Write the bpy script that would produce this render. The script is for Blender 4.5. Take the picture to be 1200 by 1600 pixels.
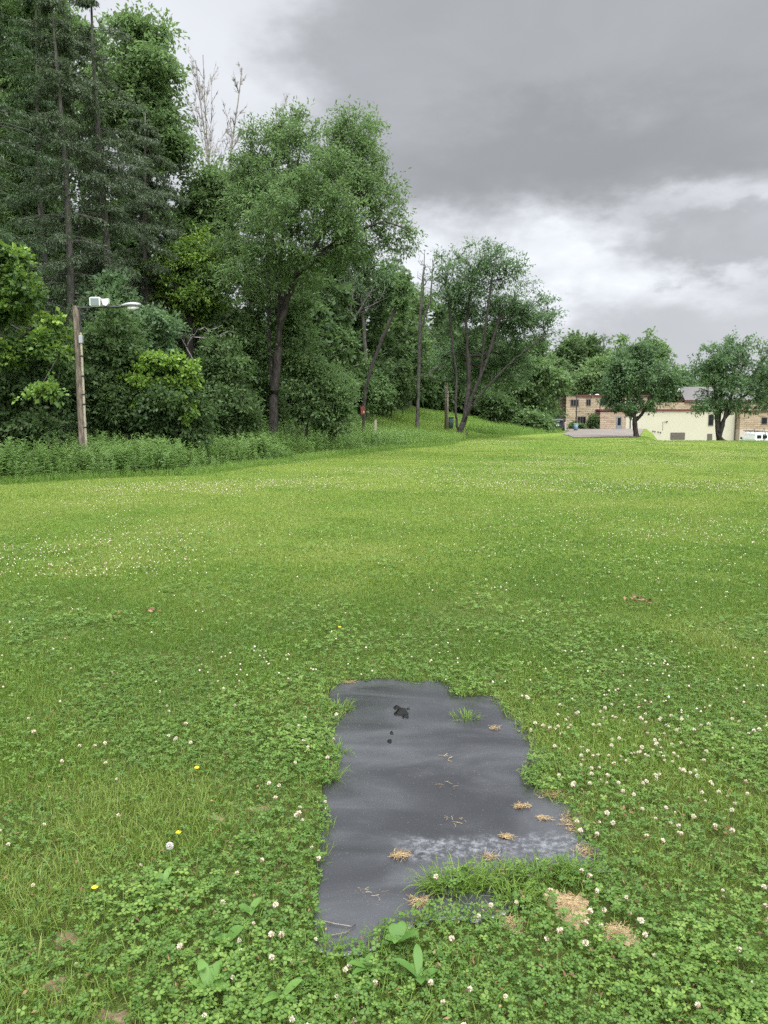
import bpy, math
import numpy as np
from mathutils import Vector, Matrix

for o in list(bpy.data.objects):
    bpy.data.objects.remove(o, do_unlink=True)
scene = bpy.context.scene
COL = scene.collection
R = math.radians
rng = np.random.default_rng(7)

# ------------------------------------------------------------------ camera
CAM_H, PITCH, FPX = 1.6, R(6.9), 1200.0        # photograph is 1200 x 1600
cam = bpy.data.cameras.new('camera'); cam_o = bpy.data.objects.new('camera', cam); COL.objects.link(cam_o)
cam.sensor_fit = 'VERTICAL'; cam.sensor_height = 36.0; cam.sensor_width = 36.0
cam.lens = 36.0 * FPX / 1600.0
cam.clip_start = 0.05; cam.clip_end = 6000
cam_o.location = (0, 0, CAM_H); cam_o.rotation_euler = (R(90) - PITCH, 0, 0)
scene.camera = cam_o

# ------------------------------------------------------------------ sky, sun, exposure
SUN_EL, SUN_ROT = R(46), R(165)
scene.view_settings.view_transform = 'Standard'; scene.view_settings.look = 'None'
scene.view_settings.gamma = 1.0; scene.view_settings.exposure = 0.45
sun = bpy.data.lights.new('sun', 'SUN'); sun.energy = 1.5; sun.angle = R(25); sun.color = (1.0, 0.96, 0.9)
sun_o = bpy.data.objects.new('sun', sun); COL.objects.link(sun_o)
sun_o.rotation_euler = Vector((math.sin(SUN_ROT) * math.cos(SUN_EL), math.cos(SUN_ROT) * math.cos(SUN_EL), math.sin(SUN_EL))).to_track_quat('Z', 'Y').to_euler()
world = bpy.data.worlds.new('World'); scene.world = world; world.use_nodes = True

def ray(px, py):
    u, v = (px - 600) / FPX, (800 - py) / FPX
    return np.array([u, math.cos(PITCH) + v * math.sin(PITCH), -math.sin(PITCH) + v * math.cos(PITCH)])
def G(px, py, z=0.0):                            # where that line of sight meets the level z
    d = ray(px, py); t = (z - CAM_H) / d[2]
    return np.array([d[0] * t, d[1] * t, z])
def P(px, py, y):                                # the point of that line of sight y metres ahead
    d = ray(px, py); t = y / d[1]
    return np.array([d[0] * t, y, CAM_H + d[2] * t])

class NT:                                        # small node helper
    def __init__(s, tree): s.t = tree; s.n = tree.nodes; s.l = tree.links
    def add(s, typ, **kw):
        n = s.n.new(typ)
        for k, v in kw.items(): setattr(n, k, v)
        return n
    def link(s, a, b): s.l.new(a, b)
    def put(s, sock, v):
        if hasattr(v, 'is_output') or isinstance(v, bpy.types.NodeSocket): s.l.new(v, sock)
        else: sock.default_value = v
    def math(s, op, a, b=0.0, clamp=False):
        n = s.add('ShaderNodeMath', operation=op, use_clamp=clamp); s.put(n.inputs[0], a); s.put(n.inputs[1], b); return n.outputs[0]
    def vmath(s, op, a, b=(0, 0, 0)):
        n = s.add('ShaderNodeVectorMath', operation=op); s.put(n.inputs[0], a); s.put(n.inputs[1], b); return n
    def smooth(s, v, a, b, c=0.0, d=1.0):
        n = s.add('ShaderNodeMapRange', interpolation_type='SMOOTHSTEP')
        s.put(n.inputs[0], v); s.put(n.inputs[1], a); s.put(n.inputs[2], b); s.put(n.inputs[3], c); s.put(n.inputs[4], d); return n.outputs[0]
    def mixf(s, f, a, b):
        n = s.add('ShaderNodeMix', data_type='FLOAT'); s.put(n.inputs[0], f); s.put(n.inputs[2], a); s.put(n.inputs[3], b); return n.outputs[0]
    def mixc(s, f, a, b, mode='MIX'):
        n = s.add('ShaderNodeMix', data_type='RGBA', blend_type=mode); s.put(n.inputs[0], f); s.put(n.inputs[6], a); s.put(n.inputs[7], b); return n.outputs[2]
    def noise(s, vec, scale, detail=4.0, rough=0.55, dist=0.0, out=0):
        n = s.add('ShaderNodeTexNoise'); s.put(n.inputs['Vector'], vec); n.inputs['Scale'].default_value = scale
        n.inputs['Detail'].default_value = detail; n.inputs['Roughness'].default_value = rough; n.inputs['Distortion'].default_value = dist
        return n.outputs[out]
    def attr(s, name, out='Fac'):
        n = s.add('ShaderNodeAttribute', attribute_name=name); return n.outputs[out]

def rgb(r, g, b): return (r, g, b, 1.0)

def build_world():
    w = NT(world.node_tree); w.n.clear()
    out = w.add('ShaderNodeOutputWorld'); bg = w.add('ShaderNodeBackground'); bg.inputs[1].default_value = 0.1
    w.link(bg.outputs[0], out.inputs[0])
    sky = w.add('ShaderNodeTexSky', sky_type='NISHITA'); sky.sun_disc = False
    sky.sun_elevation = SUN_EL; sky.sun_rotation = SUN_ROT; sky.air_density = 1.0; sky.dust_density = 2.0
    tc = w.add('ShaderNodeTexCoord'); d = tc.outputs['Generated']
    sep = w.add('ShaderNodeSeparateXYZ'); w.link(d, sep.inputs[0]); dz = sep.outputs[2]
    # cloud deck: directions projected on a level layer overhead
    qv = w.vmath('MULTIPLY', d, (1.0, 1.0, 2.1)).outputs[0]
    n1 = w.noise(qv, 2.6, 6, 0.52, 0.3); n2 = w.noise(qv, 7.0, 6, 0.55, 0.3)
    warp_c = w.noise(qv, 4.5, 8, 0.60, out=1)
    wv = w.vmath('MULTIPLY', w.vmath('SUBTRACT', warp_c, (0.5, 0.5, 0.5)).outputs[0], (0.26, 0.10, 0.20)).outputs[0]
    dw = w.vmath('ADD', d, wv).outputs[0]
    def blob(px, py, rx, ry, inner, outer=1.0):
        c = ray(px, py); c = c / np.linalg.norm(c)
        df = w.vmath('SUBTRACT', dw, tuple(c)).outputs[0]
        sc = w.vmath('MULTIPLY', df, (FPX / rx, 0.6, FPX / ry)).outputs[0]
        ln = w.vmath('LENGTH', sc).outputs[1]
        return w.smooth(ln, inner, outer, 1.0, 0.0)
    L = w.math('ADD', 0.46, w.math('MULTIPLY', w.math('SUBTRACT', n1, 0.5), 0.26))
    L = w.mixf(blob(330, 60, 330, 260, 0.2, 1.1), L, w.math('ADD', 0.65, w.math('MULTIPLY', w.math('SUBTRACT', n1, 0.5), 0.2)))
    bright = w.math('ADD', 0.66, w.math('MULTIPLY', w.math('SUBTRACT', n2, 0.5), 0.75))
    L = w.mixf(blob(880, 382, 370, 128, 0.62, 1.06), L, bright)
    puff = w.math('ADD', 0.40, w.math('MULTIPLY', w.math('SUBTRACT', n2, 0.5), 0.24))
    L = w.mixf(blob(1130, 385, 170, 62, 0.55, 1.0), L, puff)
    dark = w.math('ADD', 0.335, w.math('MULTIPLY', w.math('SUBTRACT', n1, 0.5), 0.24))
    L = w.mixf(blob(910, 90, 450, 234, 0.66, 1.03), L, dark)
    L = w.mixf(w.math('MULTIPLY', blob(890, 235, 330, 85, 0.3, 1.05), 0.8), L, 0.26)
    # an overcast sky brightens towards the zenith, boosted here to light the scene
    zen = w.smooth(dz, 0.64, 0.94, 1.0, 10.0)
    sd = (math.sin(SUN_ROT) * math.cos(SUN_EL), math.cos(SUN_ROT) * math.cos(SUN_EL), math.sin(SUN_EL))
    glow = w.smooth(w.vmath('DOT_PRODUCT', d, sd).outputs[1], 0.25, 0.97, 0.0, 5.0)    # added sky brightening around the sun, lights fronts facing the camera
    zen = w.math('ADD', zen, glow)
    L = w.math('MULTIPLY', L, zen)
    L = w.math('MULTIPLY', L, 10.0)                # sky units: the background strength is 0.1
    cc = w.add('ShaderNodeCombineXYZ')
    w.link(w.math('MULTIPLY', L, 0.955), cc.inputs[0]); w.link(w.math('MULTIPLY', L, 0.99), cc.inputs[1]); w.link(w.math('MULTIPLY', L, 1.045), cc.inputs[2])
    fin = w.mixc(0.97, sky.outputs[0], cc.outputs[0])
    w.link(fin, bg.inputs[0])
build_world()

cy = scene.cycles
cy.max_bounces = 9; cy.diffuse_bounces = 5; cy.glossy_bounces = 3; cy.transmission_bounces = 6; cy.transparent_max_bounces = 6
cy.use_denoising = False
cy.sample_clamp_indirect = 6.0

# ------------------------------------------------------------------ mesh helpers
def make_mesh(name, V, faces, attrs=None, mats=(), smooth=False, mat_idx=None):
    """faces: list of (n,k) int arrays; attrs: {name: per-vertex floats}; mat_idx: list of per-face ints matching faces"""
    me = bpy.data.meshes.new(name)
    V = np.asarray(V, dtype=np.float32)
    me.vertices.add(len(V)); me.vertices.foreach_set('co', V.ravel())
    faces = [np.asarray(f, dtype=np.int32) for f in faces if len(f)]
    nl = sum(f.size for f in faces); npoly = sum(len(f) for f in faces)
    me.loops.add(nl); me.polygons.add(npoly)
    me.loops.foreach_set('vertex_index', np.concatenate([f.ravel() for f in faces]))
    starts, at = [], 0
    for f in faces:
        starts.append(at + np.arange(len(f), dtype=np.int32) * f.shape[1]); at += f.size
    me.polygons.foreach_set('loop_start', np.concatenate(starts).astype(np.int32))
    if mat_idx is not None: me.polygons.foreach_set('material_index', np.concatenate(mat_idx).astype(np.int32))
    if smooth: me.polygons.foreach_set('use_smooth', np.ones(npoly, dtype=bool))
    for k, a in (attrs or {}).items():
        at_ = me.attributes.new(k, 'FLOAT', 'POINT'); at_.data.foreach_set('value', np.asarray(a, dtype=np.float32))
    for m in mats: me.materials.append(m)
    me.update(calc_edges=True)
    return me

def link(name, me, parent=None, loc=None):
    o = bpy.data.objects.new(name, me); COL.objects.link(o)
    if loc is not None: o.location = [float(v) for v in loc]
    if parent is not None: o.parent = parent
    return o
def tag(o, label=None, cat=None, group=None, kind=None):
    if label: o['label'] = label
    if cat: o['category'] = cat
    if group: o['group'] = group
    if kind: o['kind'] = kind
    return o
def thing(name, label, cat, loc=(0, 0, 0), group=None, rotz=0.0):
    o = bpy.data.objects.new(name, None); COL.objects.link(o); o.location = [float(v) for v in loc]; o.rotation_euler = (0, 0, rotz)
    o.empty_display_size = 0.3
    return tag(o, label, cat, group)
def copy_tree(o, parent=None):
    c = o.copy(); COL.objects.link(c); c.parent = parent
    for ch in o.children: copy_tree(ch, c)
    return c

class MB:                                        # mesh builder of boxes, tubes, lathes
    def __init__(s): s.V = []; s.F = {3: [], 4: []}; s.n = 0; s.poly = []
    def add(s, V, faces):
        V = np.asarray(V, float)
        for f in faces: s.poly.append([i + s.n for i in f])
        s.V.append(V); s.n += len(V); return s
    def box(s, c, size, rot=None, bevel=0.0):
        hx, hy, hz = np.asarray(size, float) / 2
        if bevel > 0:
            b = min(bevel, hx * .9, hy * .9, hz * .9); pts = []
            # chamfered box as three stacked octagon rings
            def oct_(z, ins): return [(x * (hx - ins), y * (hy - ins), z) for x, y in ((-1, -1), (1, -1), (1, 1), (-1, 1))]
            rings = [oct_(-hz, b), oct_(-hz + b, 0), oct_(hz - b, 0), oct_(hz, b)]
            V = np.array([p for r in rings for p in r]); F = [(3, 2, 1, 0), (12, 13, 14, 15)]
            for k in range(3):
                for j in range(4): F.append((k * 4 + j, k * 4 + (j + 1) % 4, k * 4 + 4 + (j + 1) % 4, k * 4 + 4 + j))
        else:
            V = np.array([(x * hx, y * hy, z * hz) for z in (-1, 1) for x, y in ((-1, -1), (1, -1), (1, 1), (-1, 1))])
            F = [(3, 2, 1, 0), (4, 5, 6, 7), (0, 1, 5, 4), (1, 2, 6, 5), (2, 3, 7, 6), (3, 0, 4, 7)]
        if rot is not None: V = V @ np.array(rot).T
        return s.add(V + np.asarray(c, float), F)
    def tube(s, pts, radii, sides=8, caps=True):
        pts = np.asarray(pts, float); n = len(pts)
        radii = np.full(n, radii, float) if np.isscalar(radii) else np.asarray(radii, float)
        d = np.gradient(pts, axis=0); d /= np.linalg.norm(d, axis=1)[:, None] + 1e-9
        V = []
        for p, t, r in zip(pts, d, radii):
            a = np.array([1, 0, 0]) if abs(t[0]) < 0.8 else np.array([0, 1, 0])
            u = np.cross(t, a); u /= np.linalg.norm(u); v = np.cross(t, u)
            for k in range(sides):
                an = 2 * math.pi * k / sides; V.append(p + r * (u * math.cos(an) + v * math.sin(an)))
        F = [(i * sides + k, i * sides + (k + 1) % sides, (i + 1) * sides + (k + 1) % sides, (i + 1) * sides + k) for i in range(n - 1) for k in range(sides)]
        if caps: F += [tuple(range(sides))[::-1], tuple((n - 1) * sides + k for k in range(sides))]
        return s.add(V, F)
    def prism(s, outline, y0, y1):               # outline in x,z; extruded along y
        n = len(outline); V = [(x, y0, z) for x, z in outline] + [(x, y1, z) for x, z in outline]
        F = [tuple(range(n)), tuple(range(2 * n - 1, n - 1, -1))] + [(i, i + n, (i + 1) % n + n, (i + 1) % n) for i in range(n)]
        return s.add(V, F)
    def mesh(s, name, mats, smooth=False):
        V = np.concatenate(s.V); me = bpy.data.meshes.new(name)
        me.from_pydata(V.tolist(), [], s.poly)
        for m in (mats if isinstance(mats, (list, tuple)) else [mats]): me.materials.append(m)
        if smooth: me.polygons.foreach_set('use_smooth', np.ones(len(me.polygons), dtype=bool))
        me.update(); return me
    def build(s, name, mats, parent=None, loc=None, smooth=False): return link(name, s.mesh(name, mats, smooth), parent, loc)

def rots(yaw, tilt_dir, tilt):
    """(N,3,3): turn about z by yaw, then tip over by tilt towards heading tilt_dir"""
    c, s = np.cos(yaw), np.sin(yaw); N = len(yaw); Z = np.zeros((N, 3, 3))
    Z[:, 0, 0] = c; Z[:, 0, 1] = -s; Z[:, 1, 0] = s; Z[:, 1, 1] = c; Z[:, 2, 2] = 1
    ax = -np.sin(tilt_dir); ay = np.cos(tilt_dir); ct, st = np.cos(tilt), np.sin(tilt); T = np.zeros((N, 3, 3))
    T[:, 0, 0] = ct + ax * ax * (1 - ct); T[:, 0, 1] = ax * ay * (1 - ct); T[:, 0, 2] = ay * st
    T[:, 1, 0] = ax * ay * (1 - ct); T[:, 1, 1] = ct + ay * ay * (1 - ct); T[:, 1, 2] = -ax * st
    T[:, 2, 0] = -ay * st; T[:, 2, 1] = ax * st; T[:, 2, 2] = ct
    return T @ Z
def frames(d, up_hint):
    """(N,3,3) with columns x = side, y = d, z = normal"""
    d = d / (np.linalg.norm(d, axis=1)[:, None] + 1e-9); s = np.cross(d, up_hint); s /= np.linalg.norm(s, axis=1)[:, None] + 1e-9
    n = np.cross(s, d); return np.stack([s, d, n], axis=2)
def spread(Tv, Tf, pos, rot, scale):
    Tv = np.asarray(Tv, float); N = len(pos); m = len(Tv)
    sc = scale[:, None, None] if scale.ndim == 1 else scale[:, None, :]
    V = np.einsum('nij,nmj->nmi', rot, Tv[None] * sc) + pos[:, None, :]
    off = (np.arange(N) * m)[:, None, None]
    F = [(np.asarray(f)[None] + off).reshape(-1, np.asarray(f).shape[1]) for f in Tf]
    return V.reshape(-1, 3), F
class Bag:                                       # gathers many spread() results into one mesh
    def __init__(s): s.V = []; s.F = {}; s.T = []; s.U = []; s.n = 0
    def add(s, VF, tint, m, u=None):
        V, F = VF; N = len(V) // m
        for f in F: s.F.setdefault(f.shape[1], []).append(f + s.n)
        s.V.append(V); s.T.append(np.repeat(tint, m)); s.U.append(np.tile(u if u is not None else np.zeros(m), N)); s.n += len(V)
    def mesh(s, name, mats, off=(0, 0, 0), smooth=False):
        return make_mesh(name, np.concatenate(s.V) - np.asarray(off, float), [np.concatenate(v) for v in s.F.values()],
                         {'tint': np.concatenate(s.T), 'along': np.concatenate(s.U)}, mats, smooth)

_lat = np.random.default_rng(99).random((256, 256))
def vnoise(x, y):
    xi, yi = np.floor(x).astype(int), np.floor(y).astype(int); fx, fy = x - xi, y - yi
    fx = fx * fx * (3 - 2 * fx); fy = fy * fy * (3 - 2 * fy)
    g = lambda a, b: _lat[a & 255, b & 255]
    return (g(xi, yi) * (1 - fx) + g(xi + 1, yi) * fx) * (1 - fy) + (g(xi, yi + 1) * (1 - fx) + g(xi + 1, yi + 1) * fx) * fy
def fbm(x, y, oc=4):
    s = 0; a = 0.5; t = 0
    for k in range(oc): s = s + a * vnoise(x * 2 ** k + 17.3 * k, y * 2 ** k + 5.1 * k); t += a; a *= 0.5
    return s / t
def sstep(a, b, x): t = np.clip((x - a) / (b - a), 0, 1); return t * t * (3 - 2 * t)

# ------------------------------------------------------------------ materials
def new_mat(name):
    m = bpy.data.materials.new(name); m.use_nodes = True; t = NT(m.node_tree); t.n.clear()
    out = t.add('ShaderNodeOutputMaterial'); return m, t, out
def principled(t, out, color, rough=0.7, metal=0.0, spec=0.5, bump=None, bump_d=0.02):
    b = t.add('ShaderNodeBsdfPrincipled'); t.put(b.inputs['Base Color'], color); t.put(b.inputs['Roughness'], rough)
    t.put(b.inputs['Metallic'], metal); b.inputs['Specular IOR Level'].default_value = spec
    if bump is not None:
        bn = t.add('ShaderNodeBump'); bn.inputs['Distance'].default_value = bump_d; bn.inputs['Strength'].default_value = 1.0
        t.put(bn.inputs['Height'], bump); t.link(bn.outputs[0], b.inputs['Normal'])
    t.link(b.outputs[0], out.inputs[0]); return b
def simple(name, c, rough=0.6, metal=0.0, vary=0.25, scale=4.0, bump=0.0, spec=0.35):
    m, t, out = new_mat(name); tc = t.add('ShaderNodeTexCoord')
    n = t.noise(tc.outputs['Object'], scale, 5, 0.6)
    f = t.math('ADD', 1 - vary, t.math('MULTIPLY', n, 2 * vary))
    v = t.vmath('SCALE', rgb(*c)[:3]); t.put(v.inputs['Scale'], f)
    principled(t, out, v.outputs[0], rough, metal, spec=spec, bump=n if bump else None, bump_d=bump); return m
def leaf_mat(name, dark, mid, light, trans=0.42, rough=0.55, chevron=False, spec=0.22):
    m, t, out = new_mat(name); tint = t.attr('tint')
    cr = t.add('ShaderNodeValToRGB'); t.link(tint, cr.inputs[0]); e = cr.color_ramp.elements
    e[0].color = rgb(*dark); e[1].color = rgb(*light); e.new(0.5).color = rgb(*mid)
    c = cr.outputs[0]
    if chevron:
        u = t.attr('along'); band = t.math('MULTIPLY', t.smooth(u, 0.35, 0.5), t.smooth(u, 0.75, 0.55))
        c = t.mixc(t.math('MULTIPLY', band, 0.10), c, rgb(0.30, 0.42, 0.24))
    b = t.add('ShaderNodeBsdfPrincipled'); t.link(c, b.inputs['Base Color']); b.inputs['Roughness'].default_value = rough
    b.inputs['Specular IOR Level'].default_value = spec
    tr = t.add('ShaderNodeBsdfTranslucent'); t.link(t.mixc(0.5, c, rgb(light[0] * 1.3, light[1] * 1.4, light[2])), tr.inputs[0])
    mx = t.add('ShaderNodeMixShader'); mx.inputs[0].default_value = trans; t.link(b.outputs[0], mx.inputs[1]); t.link(tr.outputs[0], mx.inputs[2])
    t.link(mx.outputs[0], out.inputs[0]); return m
def bark_mat(name, a, b, sc=1.0, moss=0.0):
    m, t, out = new_mat(name); tc = t.add('ShaderNodeTexCoord')
    mp = t.add('ShaderNodeMapping'); t.link(tc.outputs['Object'], mp.inputs[0]); mp.inputs['Scale'].default_value = (8 * sc, 8 * sc, 1.6 * sc)
    n = t.noise(mp.outputs[0], 2.0, 6, 0.65); n2 = t.noise(tc.outputs['Object'], 0.8, 3)
    c = t.mixc(t.smooth(n, 0.35, 0.68), rgb(*a), rgb(*b))
    if moss: c = t.mixc(t.math('MULTIPLY', t.smooth(n2, 0.45, 0.65), moss), c, rgb(0.05, 0.075, 0.025))
    principled(t, out, c, 0.9, spec=0.15, bump=n, bump_d=0.03); return m

M = {}
M['leaf_mid'] = leaf_mat('leaf_mid', (0.062, 0.108, 0.040), (0.100, 0.165, 0.060), (0.150, 0.220, 0.085))
M['leaf_dark'] = leaf_mat('leaf_dark', (0.038, 0.070, 0.026), (0.062, 0.106, 0.038), (0.105, 0.160, 0.056))
M['leaf_blue'] = leaf_mat('leaf_blue', (0.056, 0.100, 0.046), (0.088, 0.148, 0.066), (0.125, 0.195, 0.088))
M['leaf_yellow'] = leaf_mat('leaf_yellow', (0.080, 0.145, 0.026), (0.125, 0.215, 0.036), (0.185, 0.280, 0.046), trans=0.35)
M['leaf_mix'] = leaf_mat('leaf_mix', (0.048, 0.090, 0.028), (0.085, 0.150, 0.036), (0.190, 0.285, 0.042), trans=0.32)
M['needle'] = leaf_mat('needle', (0.040, 0.070, 0.034), (0.060, 0.100, 0.047), (0.088, 0.135, 0.060), trans=0.25)
M['needle_dry'] = leaf_mat('needle_dry', (0.048, 0.070, 0.040), (0.072, 0.100, 0.055), (0.105, 0.135, 0.074), trans=0.25)
M['weed'] = leaf_mat('weed', (0.075, 0.140, 0.036), (0.120, 0.200, 0.058), (0.180, 0.265, 0.090))
M['meadow'] = leaf_mat('meadow', (0.075, 0.145, 0.024), (0.115, 0.195, 0.034), (0.170, 0.245, 0.060))
M['blade'] = leaf_mat('blade', (0.058, 0.122, 0.018), (0.108, 0.180, 0.025), (0.195, 0.235, 0.058), trans=0.38, rough=0.55)
M['clover'] = leaf_mat('clover', (0.046, 0.100, 0.013), (0.080, 0.150, 0.022), (0.148, 0.225, 0.040), trans=0.35, rough=0.6, chevron=True, spec=0.25)
M['broad'] = leaf_mat('broad', (0.050, 0.115, 0.022), (0.080, 0.160, 0.030), (0.115, 0.205, 0.042), trans=0.3, rough=0.45)
M['straw'] = leaf_mat('straw', (0.16, 0.10, 0.045), (0.28, 0.19, 0.09), (0.42, 0.33, 0.18), trans=0.1, rough=0.8)
M['dead_leaf'] = leaf_mat('dead_leaf', (0.06, 0.032, 0.018), (0.13, 0.075, 0.038), (0.23, 0.15, 0.075), trans=0.1, rough=0.8)
M['petal'] = leaf_mat('petal', (0.17, 0.085, 0.045), (0.46, 0.38, 0.28), (0.64, 0.60, 0.49), trans=0.25, rough=0.7)
M['yellow_petal'] = leaf_mat('yellow_petal', (0.75, 0.45, 0.02), (0.85, 0.58, 0.03), (0.9, 0.65, 0.05), trans=0.15)
M['fluff'] = simple('fluff', (0.50, 0.48, 0.44), 0.9, vary=.05)
M['stem'] = simple('stem', (0.12, 0.19, 0.05), 0.6)
M['bark'] = bark_mat('bark', (0.018, 0.016, 0.014), (0.055, 0.048, 0.042))
M['bark_pale'] = bark_mat('bark_pale', (0.12, 0.105, 0.085), (0.27, 0.24, 0.20), moss=0.35)
M['bark_grey'] = bark_mat('bark_grey', (0.045, 0.042, 0.038), (0.110, 0.102, 0.092), moss=0.25)
M['bark_dead'] = bark_mat('bark_dead', (0.14, 0.125, 0.11), (0.26, 0.235, 0.21))

# ------------------------------------------------------------------ ground
TL_Y = np.array([-60, 0, 10, 16, 19, 20.7, 22.1, 27.6, 34, 40, 49.5, 57, 64, 70, 76, 88, 105, 130, 170, 260, 500, 1600.])
TL_X = np.array([-70, -40, -20, -12.5, -9.7, -8.1, -6.0, -4.1, -2.2, 0.0, 4.1, 6.0, 8.6, 11.5, 14.2, 19.5, 25, 30, 38, 55, 60, 60.])
def left_of(x, y): return (np.interp(y, TL_Y, TL_X) - x) * 0.9
RX = np.array([25.2, 43.5]); RY = np.array([75.0, 128.0])
def ramp_right(x, y):                            # metres to the right of the drive's edge line
    t = (y - RY[0]) / (RY[1] - RY[0]); return (x - (RX[0] + t * (RX[1] - RX[0]))) * 0.95
def terrain(x, y):
    x = np.asarray(x, float); y = np.asarray(y, float)
    d = left_of(x, y)
    dd = np.maximum(d - 1.5, 0)
    hill = 0.22 * dd * sstep(0, 8, dd + 2) + 0.0
    hill = np.where(hill > 22, 22 + (hill - 22) * 0.2, hill) * sstep(10, 24, y)
    e = ramp_right(x, y)
    drop = -2.35 * sstep(0, 2.6, e) * sstep(55, 88, y) * (1 - sstep(190, 420, y))
    back = 7.0 * sstep(140, 200, y) * sstep(-60, 40, x)
    far = np.hypot(x, y)
    z = hill + drop + back + (fbm(x * 0.12, y * 0.12, 3) - 0.5) * 0.18 * sstep(9, 30, far) + (fbm(x * 1.1, y * 1.1, 3) - 0.5) * 0.05 * sstep(5.5, 10, far)
    return z - 0.0

def ground():
    def axis(lo, hi, fine_lo, fine_hi, step, grow):
        a = list(np.arange(fine_lo, fine_hi + 1e-6, step)); s = step; v = fine_hi
        while v < hi: s *= grow; v += s; a.append(v)
        s = step; v = fine_lo; pre = []
        while v > lo: s *= grow; v -= s; pre.append(v)
        return np.array(pre[::-1] + a)
    xs = axis(-2500, 2500, -14, 34, 0.4, 1.07); ys = axis(-200, 3500, -2, 80, 0.45, 1.07)
    X, Y = np.meshgrid(xs, ys); Z = terrain(X, Y)
    nx, ny = len(xs), len(ys); idx = np.arange(nx * ny).reshape(ny, nx)
    F = np.stack([idx[:-1, :-1], idx[:-1, 1:], idx[1:, 1:], idx[1:, :-1]], -1).reshape(-1, 4)
    d = left_of(X, Y)
    wood = sstep(3.0, 6.0, d + (fbm(X * .4, Y * .4) - .5) * 4) * (1 - sstep(58, 66, Y) * (1 - sstep(16, 21, d)) * (1 - sstep(95, 110, Y)))
    near = 1 - sstep(5, 9, np.hypot(X, Y))
    m, t, out = new_mat('lawn'); tc = t.add('ShaderNodeTexCoord'); ob = tc.outputs['Object']
    big = t.noise(ob, 0.16, 4, 0.6, 0.4); midn = t.noise(ob, 0.9, 5, 0.6); fine = t.noise(ob, 14, 5, 0.7); vf = t.noise(ob, 70, 3, 0.7)
    g = t.mixc(t.smooth(big, 0.35, 0.65), rgb(0.076, 0.130, 0.016), rgb(0.125, 0.165, 0.028))
    g = t.mixc(t.math('MULTIPLY', t.smooth(midn, 0.45, 0.7), 0.55), g, rgb(0.125, 0.150, 0.032))
    g = t.mixc(t.math('MULTIPLY', t.smooth(fine, 0.5, 0.75), 0.6), g, rgb(0.052, 0.098, 0.018))
    soil = t.mixc(t.smooth(fine, 0.4, 0.7), rgb(0.045, 0.060, 0.014), rgb(0.090, 0.090, 0.036))
    g = t.mixc(t.math('MULTIPLY', t.attr('near'), 0.75), g, soil)
    litter = t.mixc(fine, rgb(0.022, 0.026, 0.012), rgb(0.060, 0.050, 0.028))
    g = t.mixc(t.attr('wood'), g, litter)
    principled(t, out, g, 0.95, spec=0.1, bump=t.math('ADD', fine, t.math('MULTIPLY', vf, 0.5)), bump_d=0.05)
    o = link('ground', make_mesh('ground', np.stack([X, Y, Z], -1).reshape(-1, 3), [F], {'wood': wood.ravel(), 'near': near.ravel()}, [m], True))
    tag(o, 'mown green lawn rising into a wooded slope', None, None, 'structure')
ground()

# ------------------------------------------------------------------ the rubber mat
mat_zoom = [(140,115),(185,100),(235,70),(320,65),(390,62),(470,72),(500,70),(560,68),(590,85),(600,110),(640,125),(690,130),(740,125),(775,150),(800,190),(840,215),(850,250),(885,285),(905,310),(890,345),(870,380),(860,410),(880,450),(930,485),(990,510),(1030,540),(1050,600),(1045,640),(1100,680),(1130,720),(1060,727),(960,727),(850,745),(740,745),(640,755),(560,765),(500,785),(520,812),(590,850),(680,835),(760,822),(820,832),(800,858),(740,885),(680,895),(600,885),(520,897),(450,917),(380,930),(330,970),(300,1005),(200,1015),(165,1005),(145,930),(130,850),(150,770),(165,700),(155,640),(185,600),(175,520),(150,460),(190,440),(200,390),(225,320),(195,270),(190,235),(240,180),(190,150),(150,130)]
MAT_POLY = np.array([G(440 + u / 2.3077, 1040 + v / 2.3077)[:2] for u, v in mat_zoom])
def in_poly(x, y, poly):
    r = np.zeros(x.shape, bool); j = len(poly) - 1
    for i in range(len(poly)):
        xi, yi = poly[i]; xj, yj = poly[j]
        r ^= ((yi > y) != (yj > y)) & (x < (xj - xi) * (y - yi) / (yj - yi + 1e-12) + xi); j = i
    return r
def poly_dist(x, y, poly):
    best = np.full(x.shape, 1e9); n = len(poly)
    for i in range(n):
        a, b = poly[i], poly[(i + 1) % n]; ab = b - a; t = np.clip(((x - a[0]) * ab[0] + (y - a[1]) * ab[1]) / (ab @ ab), 0, 1)
        best = np.minimum(best, np.hypot(x - a[0] - t * ab[0], y - a[1] - t * ab[1]))
    return best

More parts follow.
